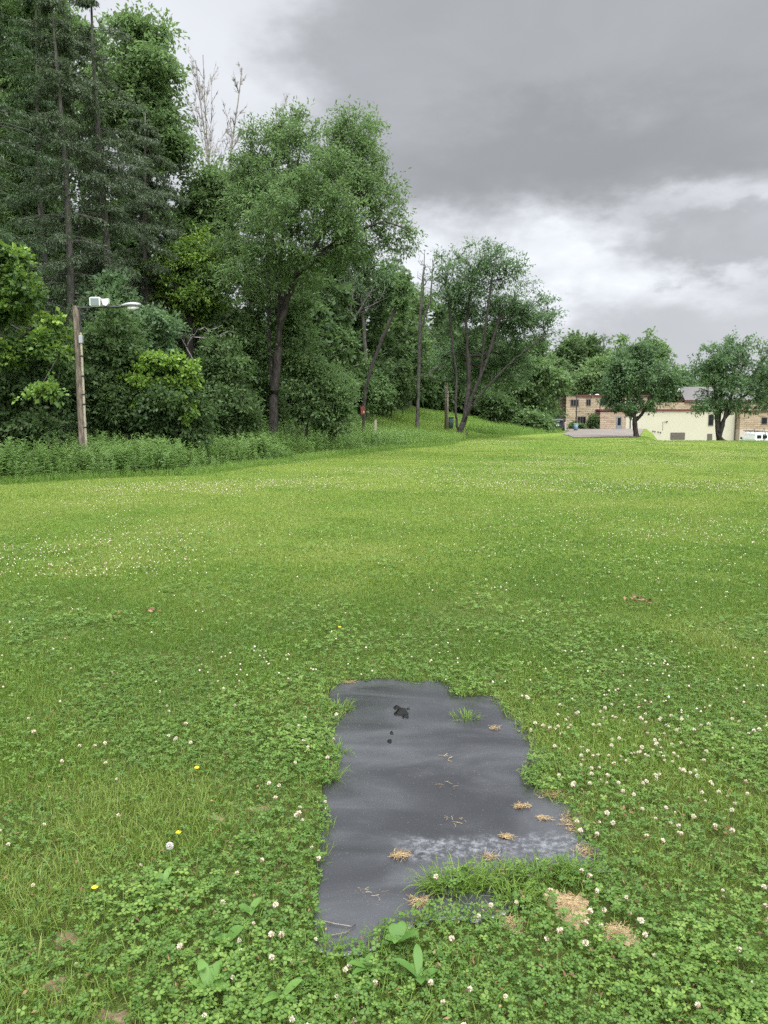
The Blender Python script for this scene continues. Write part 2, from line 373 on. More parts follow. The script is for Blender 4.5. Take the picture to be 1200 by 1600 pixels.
def mat_z(x, y):
    z = 0.012 + (fbm(x * 1.6 + 9, y * 1.6, 2) - .5) * 0.012
    for yy, w, h, tlt in ((3.60, .035, .0028, .05), (3.46, .05, .0018, -.06), (2.64, .03, .002, 0.03)):
        z = z + h * np.exp(-((y - yy - tlt * x - 0.03 * np.sin(x * 5 + yy)) / w) ** 2)
    return z
def rubber_mat():
    a = R(2.6); n1, n2 = 70, 150
    U, W = np.meshgrid(np.linspace(-0.53, 0.53, n1), np.linspace(-1.26, 1.26, n2))
    X = 0.255 + U * math.cos(a) - W * math.sin(a); Y = 3.38 + U * math.sin(a) + W * math.cos(a)
    Z = mat_z(X, Y)
    c = np.array([0.255, 3.38, 0]); idx = np.arange(n1 * n2).reshape(n2, n1)
    F = np.stack([idx[:-1, :-1], idx[:-1, 1:], idx[1:, 1:], idx[1:, :-1]], -1).reshape(-1, 4)
    # skirt gives the sheet its 8 mm edge
    V = np.stack([X, Y, Z], -1).reshape(-1, 3); fc = V[F].mean(1)
    F = F[in_poly(fc[:, 0], fc[:, 1], MAT_POLY) | (poly_dist(fc[:, 0], fc[:, 1], MAT_POLY) < .05)]     # torn and sunk away elsewhere
    E = np.concatenate([F[:, [0, 1]], F[:, [1, 2]], F[:, [2, 3]], F[:, [3, 0]]]); key = E[:, 0] * 10 ** 6 + E[:, 1]; rev = E[:, 1] * 10 ** 6 + E[:, 0]
    E = E[~np.isin(key, rev)]; nb = len(V); Vr = V - [0, 0, 0.009]
    Fr = np.stack([E[:, 1], E[:, 0], nb + E[:, 0], nb + E[:, 1]], -1)
    m, t, out = new_mat('rubber'); tc = t.add('ShaderNodeTexCoord'); ob = tc.outputs['Object']
    geo = t.add('ShaderNodeNewGeometry'); pos = geo.outputs['Position']
    mpb = t.add('ShaderNodeMapping'); t.link(pos, mpb.inputs[0]); mpb.inputs['Scale'].default_value = (.9, 1.7, 1); mpb.inputs['Rotation'].default_value = (0, 0, R(6)); n = t.noise(mpb.outputs[0], 1.6, 5, 0.55, 0.8); nf = t.noise(pos, 34, 7, 0.78); sp = t.noise(pos, 120, 2, 0.6)
    sepp = t.add('ShaderNodeSeparateXYZ'); t.link(pos, sepp.inputs[0])
    base = t.mixc(t.smooth(n, 0.35, 0.7), rgb(0.018, 0.0185, 0.020), rgb(0.040, 0.041, 0.044))
    base = t.mixc(t.math('MULTIPLY', t.smooth(sp, 0.62, 0.75), 0.3), base, rgb(0.16, 0.16, 0.155))
    # the pale dusty streak across the near third
    yy = t.math('SUBTRACT', sepp.outputs[1], t.math('ADD', 2.70, t.math('MULTIPLY', t.math('SUBTRACT', n, 0.5), 0.25)))
    streak = t.math('MULTIPLY', t.smooth(t.math('ABSOLUTE', yy), 0.03, 0.115, 1.0, 0.0), t.smooth(nf, 0.42, 0.66))
    streak = t.math('MULTIPLY', streak, t.smooth(sepp.outputs[0], 0.0, 0.15))
    base = t.mixc(t.math('MULTIPLY', streak, 0.36), base, rgb(0.22, 0.225, 0.24))
    rough = t.mixf(t.smooth(n, 0.35, 0.65), 0.16, 0.30); rough = t.mixf(streak, rough, 0.6)
    principled(t, out, base, rough, spec=1.0, bump=nf, bump_d=0.0004)
    o = link('rubber_mat', make_mesh('rubber_mat', np.concatenate([V, Vr]) - c, [F, Fr], None, [m], True), None, c)
    tag(o, 'black rubber mat lying in the lawn with clover growing over its edges', 'mat')
    # puddles
    mw, t, out = new_mat('water'); b = principled(t, out, rgb(0.004, 0.004, 0.004), 0.02, spec=0.5); b.inputs['IOR'].default_value = 1.33
    def puddle(px, py, rx, ry, label, seed):
        c0 = G(px, py); r = np.random.default_rng(seed); n = 48; an = np.linspace(0, 2 * math.pi, n, endpoint=False)
        rad = 1 + 0.12 * np.sin(2 * an + r.random() * 6) + 0.10 * np.sin(3 * an + r.random() * 6) + 0.08 * np.sin(5 * an + r.random() * 6)
        rings = []; zt = mat_z(c0[0], c0[1]) + 0.004
        for s, dz in ((1.0, -0.0035), (0.97, -0.001), (0.9, 0.0), (0.5, 0.0)):
            rings.append(np.stack([rx * rad * s * np.cos(an), ry * rad * s * np.sin(an), np.full(n, dz)], -1))
        V = np.concatenate(rings + [np.zeros((1, 3))]); F = []
        k = np.arange(n); k2 = (k + 1) % n
        Q = np.concatenate([np.stack([i * n + k, i * n + k2, (i + 1) * n + k2, (i + 1) * n + k], -1) for i in range(3)])
        T = np.stack([3 * n + k, 3 * n + k2, np.full(n, 4 * n)], -1)
        tag(link('puddle', make_mesh('puddle', V, [Q, T], None, [mw], True), None, (c0[0], c0[1], zt)), label, 'puddle', 'rain puddles on the mat')
    for a in ((627, 1117, .034, .07), (621, 1110, .022, .035), (634, 1124, .018, .03), (638, 1111, .008, .014)): puddle(*a, 'small dark rain puddle on the far part of the black mat', int(a[0]))
    for a in ((612, 1150, .008, .022), (609, 1163, .010, .028)): puddle(*a, 'small rain drop puddle on the mat, nearer than the dark ones', int(a[1]))
rubber_mat()

# ------------------------------------------------------------------ lawn plants
def sample_view(n, y0, y1, power, xm=0.62, xpad=1.9):
    """n ground points between y0 and y1 ahead; power > 0 thins them with distance"""
    u = rng.random(n * 3)
    if abs(power - 1) < 1e-6: y = y0 * (y1 / y0) ** u
    else: y = (y0 ** (1 - power) + u * (y1 ** (1 - power) - y0 ** (1 - power))) ** (1 / (1 - power))
    x = (rng.random(n * 3) * 2 - 1) * (xm * y + xpad)
    y = y[:n]; x = x[:n]
    return x, y
BARE = [(G(895, 1425)[:2], 0.065, .10), (G(868, 1402)[:2], 0.045, .05), (G(965, 1462)[:2], 0.062, .06), (G(800, 1450)[:2], 0.035, .03), (G(105, 1470)[:2], 0.06, .04), (G(85, 1540)[:2], 0.05, .03), (G(405, 1265)[:2], 0.06, .03), (G(1000, 945)[:2], .12, .08), (G(335, 1278)[:2], 0.05, .03), (G(180, 1590)[:2], 0.06, .03)]
def keep_mask(x, y, margin=0.0, bare=1.0):
    ins = in_poly(x, y, MAT_POLY); dist = poly_dist(x, y, MAT_POLY); sd = np.where(ins, -dist, dist)
    k = sd > margin
    for c, rx, ry in BARE:
        k &= ((x - c[0]) / (rx * bare)) ** 2 + ((y - c[1]) / (ry * bare)) ** 2 > 0.1 + rng.random(x.shape) * 1.1
    return k
def clover_share(x, y):
    far = np.hypot(x - 0.25, y - 3.3)
    v = fbm(x * 1.4 + 3, y * 1.4 + 8, 3) + 0.34 * (1 - sstep(0.7, 3.4, far)) - 0.09
    g = lambda cx, cy, r: np.exp(-(((x - cx) ** 2 + (y - cy) ** 2) / r ** 2))
    v = v - 0.35 * g(*G(190, 1290)[:2], .45) - .3 * g(*G(880, 1180)[:2], .30) - .25 * g(*G(120, 1180)[:2], .5) - 0.3 * g(*G(860, 1130)[:2], .4)
    return sstep(0.36, 0.68, v)

# clover leaf: three folded, notched leaflets
def clover_template():
    V = []; F4 = []; F3 = []; U = []
    for k in range(3):
        a = k * 2.0944; ca, sa = math.cos(a), math.sin(a); o = len(V)
        for x, y, z, u in ((0.02, 0, 0, 0), (0.35, -.30, .07, .4), (0.36, 0, -.01, .5), (0.35, .30, .07, .4), (0.80, -.40, .10, .8), (0.84, 0, .02, .9), (0.80, .40, .10, .8), (1.0, -.20, .05, 1), (1.0, .20, .05, 1)):
            V.append((x * ca - y * sa, x * sa + y * ca, z)); U.append(u)
        F3 += [(o, o + 1, o + 2), (o, o + 2, o + 3), (o + 4, o + 7, o + 5), (o + 5, o + 8, o + 6)]
        F4 += [(o + 1, o + 4, o + 5, o + 2), (o + 2, o + 5, o + 6, o + 3)]
    o = len(V); V += [(-.02, 0, 0), (.02, 0, 0), (.05, .1, -3.2), (-.0, .1, -3.2)]; U += [0, 0, 0, 0]; F4.append((o, o + 1, o + 2, o + 3))
    return np.array(V), [np.array(F3), np.array(F4)], np.array(U)
def blade_template(bend, segs=2):
    V = []; n = segs + 1
    for i in range(n):
        t = i / (n) ; w = 0.5 * (1 - 0.55 * t); V += [(-w, bend * t * t, t), (w, bend * t * t, t)]
    V.append((0, bend, 1.0 - 0.25 * bend)); F4 = [(2 * i, 2 * i + 1, 2 * i + 3, 2 * i + 2) for i in range(segs)]; F3 = [(2 * segs, 2 * segs + 1, 2 * segs + 2)]
    return np.array(V, float), [np.array(F4), np.array(F3)]

def lawn_plants():
    cl = Bag(); TV, TF, TU = clover_template()
    for n, y0, y1, pw in ((48000, 1.45, 3.2, 0.6), (66000, 3.2, 6.0, 1.0), (40000, 6.0, 14.0, 1.6)):
        x, y = sample_view(n, y0, y1, pw); cs = clover_share(x, y)
        k = keep_mask(x, y, 0.006) & (rng.random(n) < 0.22 + 0.78 * cs); x, y, cs = x[k], y[k], cs[k]; N = len(x)
        patch = fbm(x * 2.5 + 40, y * 2.5, 3)
        h = (0.018 + 0.040 * rng.random(N) ** 1.2) * (0.55 + 0.9 * patch)
        d = np.hypot(x, y); s = (0.0078 + 0.0086 * rng.random(N) ** 1.4) * (0.75 + 0.6 * patch) * (1 + sstep(4, 9, d) * 0.5)
        pos = np.stack([x, y, terrain(x, y) + h], -1)
        rot = rots(rng.random(N) * 6.283, rng.random(N) * 6.283, np.abs(rng.normal(0, 0.38, N)))
        tint = np.clip(0.42 + 0.8 * (patch - .5) + rng.normal(0, 0.24, N), 0, 1)
        cl.add(spread(TV, TF, pos, rot, s), tint, len(TV), TU)
    tag(link('clover_patch', cl.mesh('clover_patch', [M['clover']])), 'low green clover leaves covering the foreground lawn', None, None, 'stuff')

    gr = Bag(); temps = [blade_template(b) for b in (0.15, 0.45, 0.85)]
    def grass(n, y0, y1, pw, hh, ww, floor, xm=.62):
        x, y = sample_view(n, y0, y1, pw, xm); cs = clover_share(x, y); d = np.hypot(x, y)
        k = keep_mask(x, y, 0.0, 1.15 if y1 < 9 else 1.0) & (rng.random(n) < np.maximum(1 - cs, floor)) & (left_of(x, y) < 0.4)
        k &= ~((y > 64) & (ramp_right(x, y) > -11) & (ramp_right(x, y) < 0)); x, y = x[k], y[k]; N = len(x)
        p = fbm(x * .55 + 7, y * .55, 4); p2 = fbm(x * 2.1 + 70, y * 2.1, 3); dry = sstep(.52, .72, fbm(x * .35 + 31, y * .35 + 4, 4))
        h = hh * (0.45 + 0.8 * rng.random(N)) * (0.6 + 0.8 * p2)
        sc = np.stack([ww * (0.7 + 0.6 * rng.random(N)), h, h], -1); pos = np.stack([x, y, terrain(x, y) - 0.004], -1)
        tint = np.clip(0.40 + 1.5 * (p - .5) + 0.6 * dry + 0.10 * sstep(7, 14, np.hypot(x, y)) + 0.085 * np.tanh(2.5 * np.sin((x * .96 - y * .28) * 6.283 / 3.4)) * sstep(5, 9, y) + rng.normal(0, 0.17, N), 0, 1)
        which = rng.integers(0, 3, N); rot = rots(rng.random(N) * 6.283, rng.random(N) * 6.283, np.abs(rng.normal(0, 0.35, N)))
        for q in range(3):
            s = which == q; gr.add(spread(temps[q][0], temps[q][1], pos[s], rot[s], sc[s]), tint[s], len(temps[q][0]))
    grass(170000, 1.45, 3.2, 0.6, 0.062, 0.0032, 0.26)
    grass(320000, 3.2, 7.0, 0.7, 0.056, 0.0038, 0.34)
    grass(220000, 7.0, 14.0, 0.9, 0.050, 0.0060, 0.6)
    grass(150000, 14.0, 30.0, 1.2, 0.050, 0.010, 1)
    grass(110000, 30.0, 75.0, 1.5, 0.060, 0.022, 1, .58)
    tag(link('lawn_grass', gr.mesh('lawn_grass', [M['blade']])), 'short green grass blades of the mown lawn', None, None, 'stuff')
lawn_plants()

def thatch():
    b = Bag()
    for n, y0, y1, pw in ((4200, 1.5, 3.4, .6), (4200, 3.4, 7.5, 1.0)):
        x, y = sample_view(n, y0, y1, pw); k = keep_mask(x, y, .01); x, y = x[k], y[k]; N = len(x)
        pos = np.stack([x, y, terrain(x, y) + rng.uniform(.02, .055, N)], -1)
        b.add(spread(LEAF_T, LEAF_F, pos, rots(rng.random(N) * 6.28, rng.random(N) * 6.28, rng.random(N) * 1.2), np.stack([.006 * rng.uniform(.5, 1.6, N), .013 * rng.uniform(.5, 1.8, N), np.full(N, .01)], -1)), np.clip(rng.normal(.4, .25, N), 0, 1), 4)
    tag(link('dead_clover', b.mesh('dead_clover', [M['dead_leaf']])), 'browned clover leaves and spent heads through the foreground lawn', None, None, 'stuff')
LEAF_T = np.array([(0, 0, 0), (-.5, .45, .10), (0, 1, -.06), (.5, .45, .10)]); LEAF_F = [np.array([(0, 1, 2, 3)])]
thatch()

def edge_tufts():
    """the longer tufts of grass that grow in over the mat"""
    T3 = [blade_template(b, 3) for b in (0.3, 0.7, 1.1)]
    def tuft(px, py, n, rad, hh, label, tint0=.5, flat=1.0):
        c = G(px, py); b = Bag(); N = n
        r = rad * np.sqrt(rng.random(N)); a = rng.random(N) * 6.283
        pos = np.stack([r * np.cos(a) * flat, r * np.sin(a) * .6, np.full(N, 0.008)], -1)
        h = hh * (0.5 + 0.7 * rng.random(N)); sc = np.stack([0.0042 * (0.7 + .6 * rng.random(N)), h, h], -1)
        out = np.arctan2(pos[:, 1], pos[:, 0]) + rng.normal(0, .6, N)
        rot = rots(out - math.pi / 2, out, np.abs(rng.normal(0.35, .35, N))); w = rng.integers(0, 3, N)
        tint = np.clip(tint0 + rng.normal(0, .16, N), 0, 1)
        for q in range(3):
            s = w == q
            if s.any(): b.add(spread(T3[q][0], T3[q][1], pos[s], rot[s], sc[s]), tint[s], len(T3[q][0]))
        return tag(link('grass_tuft', b.mesh('grass_tuft', [M['blade']]), None, (c[0], c[1], 0.0)), label, 'grass tuft', 'grass tufts growing over the mat')
    tuft(710, 1392, 170, 0.085, 0.085, 'bright grass tuft reaching onto the near right part of the mat', .45, 1.3)
    tuft(775, 1385, 150, 0.08, 0.080, 'grass tuft right of the bright one, above the uncovered strip of mat', .42, 1.3)
    tuft(845, 1375, 150, 0.085, 0.075, 'grass tuft along the near edge of the mat, left of the corner', .45, 1.2)
    tuft(900, 1372, 110, 0.07, 0.075, 'grass tuft at the near right corner of the mat', .4)
    tuft(728, 1127, 60, 0.05, 0.06, 'small grass tuft standing alone on the far right of the mat', .5, 1.4)
    tuft(528, 1112, 90, 0.07, 0.08, 'grass tuft leaning over the far left corner of the mat', .4)
    tuft(520, 1180, 60, 0.06, 0.08, 'thin grass tuft leaning over the left edge of the mat, in the middle', .4)
    tuft(512, 1222, 50, 0.05, 0.09, 'spreading grass tuft low over the left edge of the mat', .4)
    tuft(800, 1412, 80, 0.05, 0.075, 'grass tuft at the right end of the uncovered strip of mat', .5)
edge_tufts()

# ------------------------------------------------------------------ clover flowers
def flower_mesh(seed, n, stem=0.06, brown=0.3):
    r = np.random.default_rng(seed); b = Bag()
    i = np.arange(n) + .5; ph = np.arccos(1 - 2 * i / n * 0.93); th = math.pi * (1 + 5 ** .5) * i
    d = np.stack([np.sin(ph) * np.cos(th), np.sin(ph) * np.sin(th), np.cos(ph)], -1) + r.normal(0, .12, (n, 3))
    d /= np.linalg.norm(d, axis=1)[:, None]
    fr = frames(d, r.normal(0, 1, (n, 3)) + np.array([0, 0, .5]))
    T = np.array([(-.12, .25, 0), (.12, .25, 0), (.24, .75, .05), (0, 1.08, -.03), (-.24, .75, .05)])
    low = d[:, 2] < -0.15 - 0.5 * (1 - brown)
    tint = np.where(low, r.uniform(0, .3, n), r.uniform(.6, 1, n))
    V, F = spread(T, [np.array([(0, 1, 2, 3, 4)])], np.tile([0, 0, stem], (n, 1)).astype(float), fr, np.full(n, 0.0095))
    mb_pts = np.array([[0, 0, 0], [.003, .002, stem * .5], [0, 0, stem]])
    mb = MB().tube(mb_pts, 0.0009, 4, False); SV = np.concatenate(mb.V); SF = np.array(mb.poly) + len(V)
    return make_mesh('clover_flower', np.concatenate([V, SV]), [F[0], SF], {'tint': np.concatenate([np.repeat(tint, 5), np.zeros(len(SV))])},
                     [M['petal'], M['stem']], False, [np.zeros(len(F[0])), np.ones(len(SF))])
def flower_density(x, y):
    """clover heads come in drifts"""
    v = 0.25 + 1.4 * sstep(.50, .72, fbm(x * .8 + 91, y * .8 + 13, 3))
    px = 600 + x / np.maximum(y, .1) * 1180
    g = lambda cx, cy, r, a: a * np.exp(-(((x - cx) ** 2 + (y - cy) ** 2) / r ** 2))
    c1 = G(1060, 1160); c2 = G(330, 1110); c3 = G(1080, 1350); c4 = G(700, 780); c5 = G(990, 830); c6 = G(1080, 1260); c7 = G(450, 1390)
    v = v + g(c1[0], c1[1], .8, 2.5) + g(c2[0], c2[1], .7, 1.5) + g(c3[0], c3[1], .45, 1.0) + g(c6[0], c6[1], .5, 1.5) + g(c5[0], c5[1], 2.5, 2.0) + g(c7[0], c7[1], .35, .6)
    v = v * (.35 + 1.7 * sstep(.45, .62, fbm(x * 3.1 + 7, y * 3.1 + 2, 2)))
    v = v * np.where((y < 4.2) & (x < -0.45) , .55, 1) * np.where(y < 2.2, 0.5, 1)
    return v
def flowers():
    variants = [flower_mesh(s, n, st, br) for s, n, st, br in ((1, 44, .055, .3), (2, 34, .06, .8), (3, 46, .062, .1), (4, 30, .045, 1.6), (5, 44, .07, .5))]
    x, y = sample_view(5200, 1.6, 7.5, 0.35, .52, 0.1); k = keep_mask(x, y, 0.01) & (rng.random(len(x)) < flower_density(x, y) * .13)
    x, y = x[k], y[k]; o = np.argsort(np.hypot(x, y)); x, y = x[o], y[o]
    n_ind = 300
    for i, (a, b) in enumerate(zip(x[:n_ind], y[:n_ind])):
        f = link('clover_flower', variants[int(rng.choice(5, p=(.12, .3, .1, .34, .14) if b < 2.7 else (.24, .2, .24, .12, .2)))], None, (a, b, float(terrain(a, b)) + rng.uniform(-.006, .012)))
        f.rotation_euler = (rng.normal(0, .2), rng.normal(0, .2), rng.random() * 6.28); s = rng.uniform(.6, 1.1); f.scale = (s, s, s)
        side = ('left of the mat' if a < -.25 else 'right of the mat' if a > .72 else 'below the near end of the mat' if b < 2.5 else 'beyond the far end of the mat')
        tag(f, 'small white clover flower head ' + side, 'clover flower', 'white clover flowers ' + side)
    b = Bag(); Tb = np.array([(1, 0, 0), (.5, .87, 0), (-.5, .87, 0), (-1, 0, 0), (-.5, -.87, 0), (.5, -.87, 0), (0, 0, 1.), (0, 0, -.9)])
    Fb = [np.array([(i, (i + 1) % 6, 6) for i in range(6)] + [((i + 1) % 6, i, 7) for i in range(6)])]
    def far(x, y, s0, z0):
        N = len(x); pos = np.stack([x, y, terrain(x, y) + z0 * rng.uniform(.6, 1.2, N)], -1)
        rot = rots(rng.random(N) * 6.28, rng.random(N) * 6.28, rng.random(N) * .5)
        b.add(spread(Tb, Fb, pos, rot, s0 * rng.uniform(.7, 1.2, N)), rng.uniform(.3, .95, N), 8)
    far(x[n_ind:], y[n_ind:], .0078, .052)
    for n, y0, y1, f, s0 in ((20000, 7.5, 16, .12, .0086), (36000, 16, 38, .15, .0105), (30000, 38, 70, .13, .015)):
        x, y = sample_view(n, y0, y1, .5, .56, 0); dens = 0.12 + 3.0 * sstep(.52, .74, fbm(x * .28 + 55, y * .22 + 3, 4)) + 1.2 * np.exp(-(((x - G(990, 830)[0]) / 3) ** 2 + ((y - 11.5) / 3) ** 2))
        k = (rng.random(n) < dens * f) & (left_of(x, y) < -.3) & ~((y > 62) & (ramp_right(x, y) > -13)); far(x[k], y[k], s0, .05)
    tag(link('clover_blossom', b.mesh('clover_blossom', [M['petal']])), 'scattered white clover blossom across the mown lawn', None, None, 'stuff')
flowers()

# ------------------------------------------------------------------ small single plants, straw and litter
def leaf_strip(L, W, bend, n=5, cup=.15):
    V = []; F = []
    for i in range(n + 1):
        t = i / n; w = W * (math.sin(math.pi * min(1, t * .92 + .06)) ** .8) * .5; z = L * (bend * t - 0.55 * bend * t * t); y = L * t
        V += [(-w, y, z + cup * w), (0, y, z), (w, y, z + cup * w)]
    for i in range(n): a = 3 * i; F += [(a, a + 1, a + 4, a + 3), (a + 1, a + 2, a + 5, a + 4)]
    return np.array(V), [np.array(F)]
def rosette(px, py, n, L, W, label, up=.5):
    c = G(px, py); p = thing('broadleaf_weed', label, 'weed', (c[0], c[1], 0.0), 'broad leaved weeds in the clover')
    a0 = rng.random() * 6
    for i in range(n):
        V, F = leaf_strip(.85 * L * rng.uniform(.5, 1.15), W * rng.uniform(.7, 1.1), up * rng.uniform(.4, 2.0))
        a = a0 + i * 6.283 / n + rng.normal(0, .45); ca, sa = math.cos(a), math.sin(a); V = V @ np.array([[ca, sa, 0], [-sa, ca, 0], [0, 0, 1]]) + [0, 0, .03]
        link('leaf', make_mesh('broad_leaf', V, F, {'tint': np.full(len(V), rng.uniform(.2, .9))}, [M['broad']], True), p)
rosette(352, 1490, 4, .075, .045, 'upright broad green leaf weed left of the mat, near the bottom', .8)
rosette(325, 1560, 6, .10, .038, 'broad leaved weed rosette at the bottom, largest left of the mat', .6)
rosette(622, 1488, 5, .085, .038, 'broad leaved weed standing just below the near end of the mat', .8)
rosette(655, 1545, 5, .085, .036, 'broad leaved weed below the mat, nearer than the one at its end', .7)
rosette(575, 1530, 5, .075, .03, 'darker broad leaved weed in the clover below the near left corner of the mat', .6)
rosette(390, 1440, 4, .07, .028, 'narrow broad leaved weed left of the near left corner of the mat', .9)
rosette(440, 1575, 5, .08, .03, 'broad leaved weed at the bottom edge, between the big rosette and the mat', .7)
rosette(255, 1395, 5, .08, .026, 'slim leaved weed under the round dandelion seed head', .8)

def seed_head():
    c = G(266, 1372); p = thing('dandelion', 'round white dandelion seed head on a tall stem left of the mat', 'dandelion', (c[0], c[1], 0))
    MB().tube([(0, 0, 0), (.006, 0, .06), (.002, .0, .118)], [.0018, .0016, .0014], 6).build('stem', M['stem'], p)
    b = MB(); r = np.random.default_rng(3)
    for i in range(170):
        d = r.normal(0, 1, 3); d /= np.linalg.norm(d); e = np.array([.002, 0, .12]) + d * .0100
        b.tube([np.array([.002, 0, .12]) + d * .003, e], .00035, 3, False)
        for k in range(4):
            q = d + r.normal(0, .6, 3); q /= np.linalg.norm(q); b.tube([e, e + q * .0035], .0005, 3, False)
    b.build('seed_globe', M['fluff'], p)
seed_head()
def yellow(px, py, label, z=.05):
    c = G(px, py); p = thing('yellow_flower', label, 'flower', (c[0], c[1], float(terrain(c[0], c[1]))), 'small yellow flowers in the lawn')
    MB().tube([(0, 0, 0), (.003, 0, z)], .0011, 5).build('stem', M['stem'], p)
    n = 14; a = np.arange(n) * 6.283 / n; V, F = spread(np.array([(-.2, .1, 0), (.2, .1, 0), (.25, .9, .12), (-.25, .9, .12)]), [np.array([(0, 1, 2, 3)])], np.tile([.003, 0, z], (n, 1)), rots(a, a, np.full(n, .1)), np.full(n, .0115))
    link('petals', make_mesh('petals', V, F, {'tint': rng.random(len(V))}, [M['yellow_petal']]), p)
yellow(307, 1216, 'yellow flower left of the mat, among clover beside its middle')
yellow(148, 1408, 'yellow flower at the lower left, near the reddish clover heads')
yellow(530, 990, 'yellow flower in the lawn a little beyond the far end of the mat')
yellow(278, 1312, 'yellow flower just left of and beyond the dandelion seed head', .03)

def straw_clump(px, py, n, rad, label, L=.05, on_mat=True, mat='straw', flat=.5):
    n = int(n * 2.0); L *= .55; rad *= .9
    c = G(px, py); z0 = mat_z(c[0], c[1]) + .003 if on_mat else float(terrain(c[0], c[1])) + .02
    b = MB(); T = []
    for i in range(n):
        r = rad * math.sqrt(rng.random()); a = rng.random() * 6.28; p = np.array([r * math.cos(a), r * math.sin(a) * flat, rng.random() * .008]); h = rng.random() * 6.28; l = L * rng.uniform(.3, 1.1)
        d = np.array([math.cos(h), math.sin(h), rng.normal(0, .12)]) * l; k = np.array([-d[1], d[0], 0]) * rng.normal(0, .09)
        if n > 40: p[:2] *= rng.random() ** .3
        b.tube([p, p + d * .5 + k, p + d], rng.uniform(.0004, .0009), 4, False)
        T.append(np.full(12, rng.random()))
    me = b.mesh('dry_grass', M[mat]); at = me.attributes.new('tint', 'FLOAT', 'POINT'); at.data.foreach_set('value', np.concatenate(T).astype(np.float32))
    return tag(link('dry_grass_clump', me, None, (c[0], c[1], z0)), label, 'dry grass', 'dry grass clippings on and around the mat')
straw_clump(626, 1342, 70, .045, 'dry grass clump on the mat at the left end of the pale streak', .05)
straw_clump(790, 1312, 60, .03, 'small dry grass clump on the mat, just beyond the pale streak at right', .04)
straw_clump(815, 1264, 55, .045, 'dry grass clump on the mat by its right edge, farther than the others there', .045)
straw_clump(848, 1283, 35, .03, 'thin dry grass clump near the right edge of the mat', .04)
straw_clump(772, 1143, 30, .035, 'few dry grass stalks at the far right of the mat, beside the small tuft', .05)
straw_clump(545, 1070, 30, .06, 'dry grass along the far end of the mat, at left', .05)
straw_clump(765, 1345, 25, .03, 'dry stalks on the right end of the pale streak', .07)
straw_clump(655, 1415, 45, .035, 'pale dry stalks at the left end of the near grass tufts', .075)
straw_clump(893, 1290, 90, .075, 'long band of dry brown grass along the right edge of the mat', .05, flat=1.4)
straw_clump(862, 1245, 70, .07, 'dry brown grass at the right edge of the mat beyond the long band', .045, flat=.8)
straw_clump(915, 1335, 60, .05, 'dry brown grass at the near right corner of the mat', .045, flat=1.2)
straw_clump(712, 1287, 7, .05, 'few loose straws lying in the middle of the mat', .045)
straw_clump(700, 1230, 6, .06, 'sparse straws lying on the middle of the mat, farther than the loose ones', .05)
straw_clump(580, 1400, 6, .06, 'sparse straws lying on the near left part of the mat', .05)
straw_clump(690, 1190, 6, .06, 'sparse straws lying on the far half of the mat', .06)
straw_clump(800, 1450, 40, .05, 'dry tan grass in the clover right below the mat', .05, False)
straw_clump(890, 1420, 110, .07, 'dry tan grass over the long patch of sandy soil below the mat', .04, False, flat=1.0)
straw_clump(965, 1465, 90, .06, 'dry tan grass over the round patch of sandy soil at the lower right', .04, False, flat=.9)
def twig(pts, label, r=.0022):
    P0 = np.array([G(a, b) for a, b in pts]); P0[:, 2] = [float(mat_z(p[0], p[1])) + .006 for p in P0]; c = P0[0].copy()
    tag(MB().tube(P0 - c, np.linspace(r, r * .6, len(pts)), 6).build('twig', M['bark_pale'], None, c, True), label, 'twig', 'twigs on the mat')
twig([(503, 1446), (525, 1451), (550, 1455)], 'pale straight twig on the near left corner of the mat')
twig([(518, 1469), (540, 1465), (556, 1452)], 'pale bent twig on the near left corner of the mat, nearer than the straight one')
twig([(755, 1355), (766, 1342), (775, 1330)], 'thin pale twig leaning on the pale streak of the mat')
def litter(px, py, n, rad, label, size=.05, mat='dead_leaf'):
    c = G(px, py); N = n; pos = np.stack([rng.normal(0, rad, N), rng.normal(0, rad * .6, N), rng.uniform(.035, .06, N)], -1)
    V, F = spread(np.array([(0, 0, 0), (-.28, .5, .1), (0, 1, .0), (.28, .5, .1), (0, .5, -.05)]), [np.array([(0, 4, 1), (1, 4, 2), (2, 4, 3), (3, 4, 0)])], pos, rots(rng.random(N) * 6.28, rng.random(N) * 6.28, rng.random(N) * .7), size * rng.uniform(.6, 1.2, N))
    tag(link('dead_leaf_clump', make_mesh('dead_leaf_clump', V, F, {'tint': np.repeat(rng.random(N), 5)}, [M[mat]]), None, (c[0], c[1], float(terrain(c[0], c[1])))), label, 'dead leaves', 'clumps of brown dead leaves in the lawn')
litter(1000, 946, 26, .10, 'brown dead leaf clump out in the lawn at right')
litter(180, 970, 9, .025, 'dark brown dead leaf in the lawn at left', .045)
litter(237, 961, 9, .025, 'tan dead leaf in the lawn at left, right of the dark one', .045)
litter(957, 1062, 8, .04, 'orange brown dead leaf clump in the lawn beyond the right of the mat', .04)
litter(975, 1280, 12, .03, 'rusty dead leaves in the clover right of the mat', .02)
litter(1122, 1310, 10, .03, 'rusty dead leaves among clover heads at the right, farther from the mat', .02)
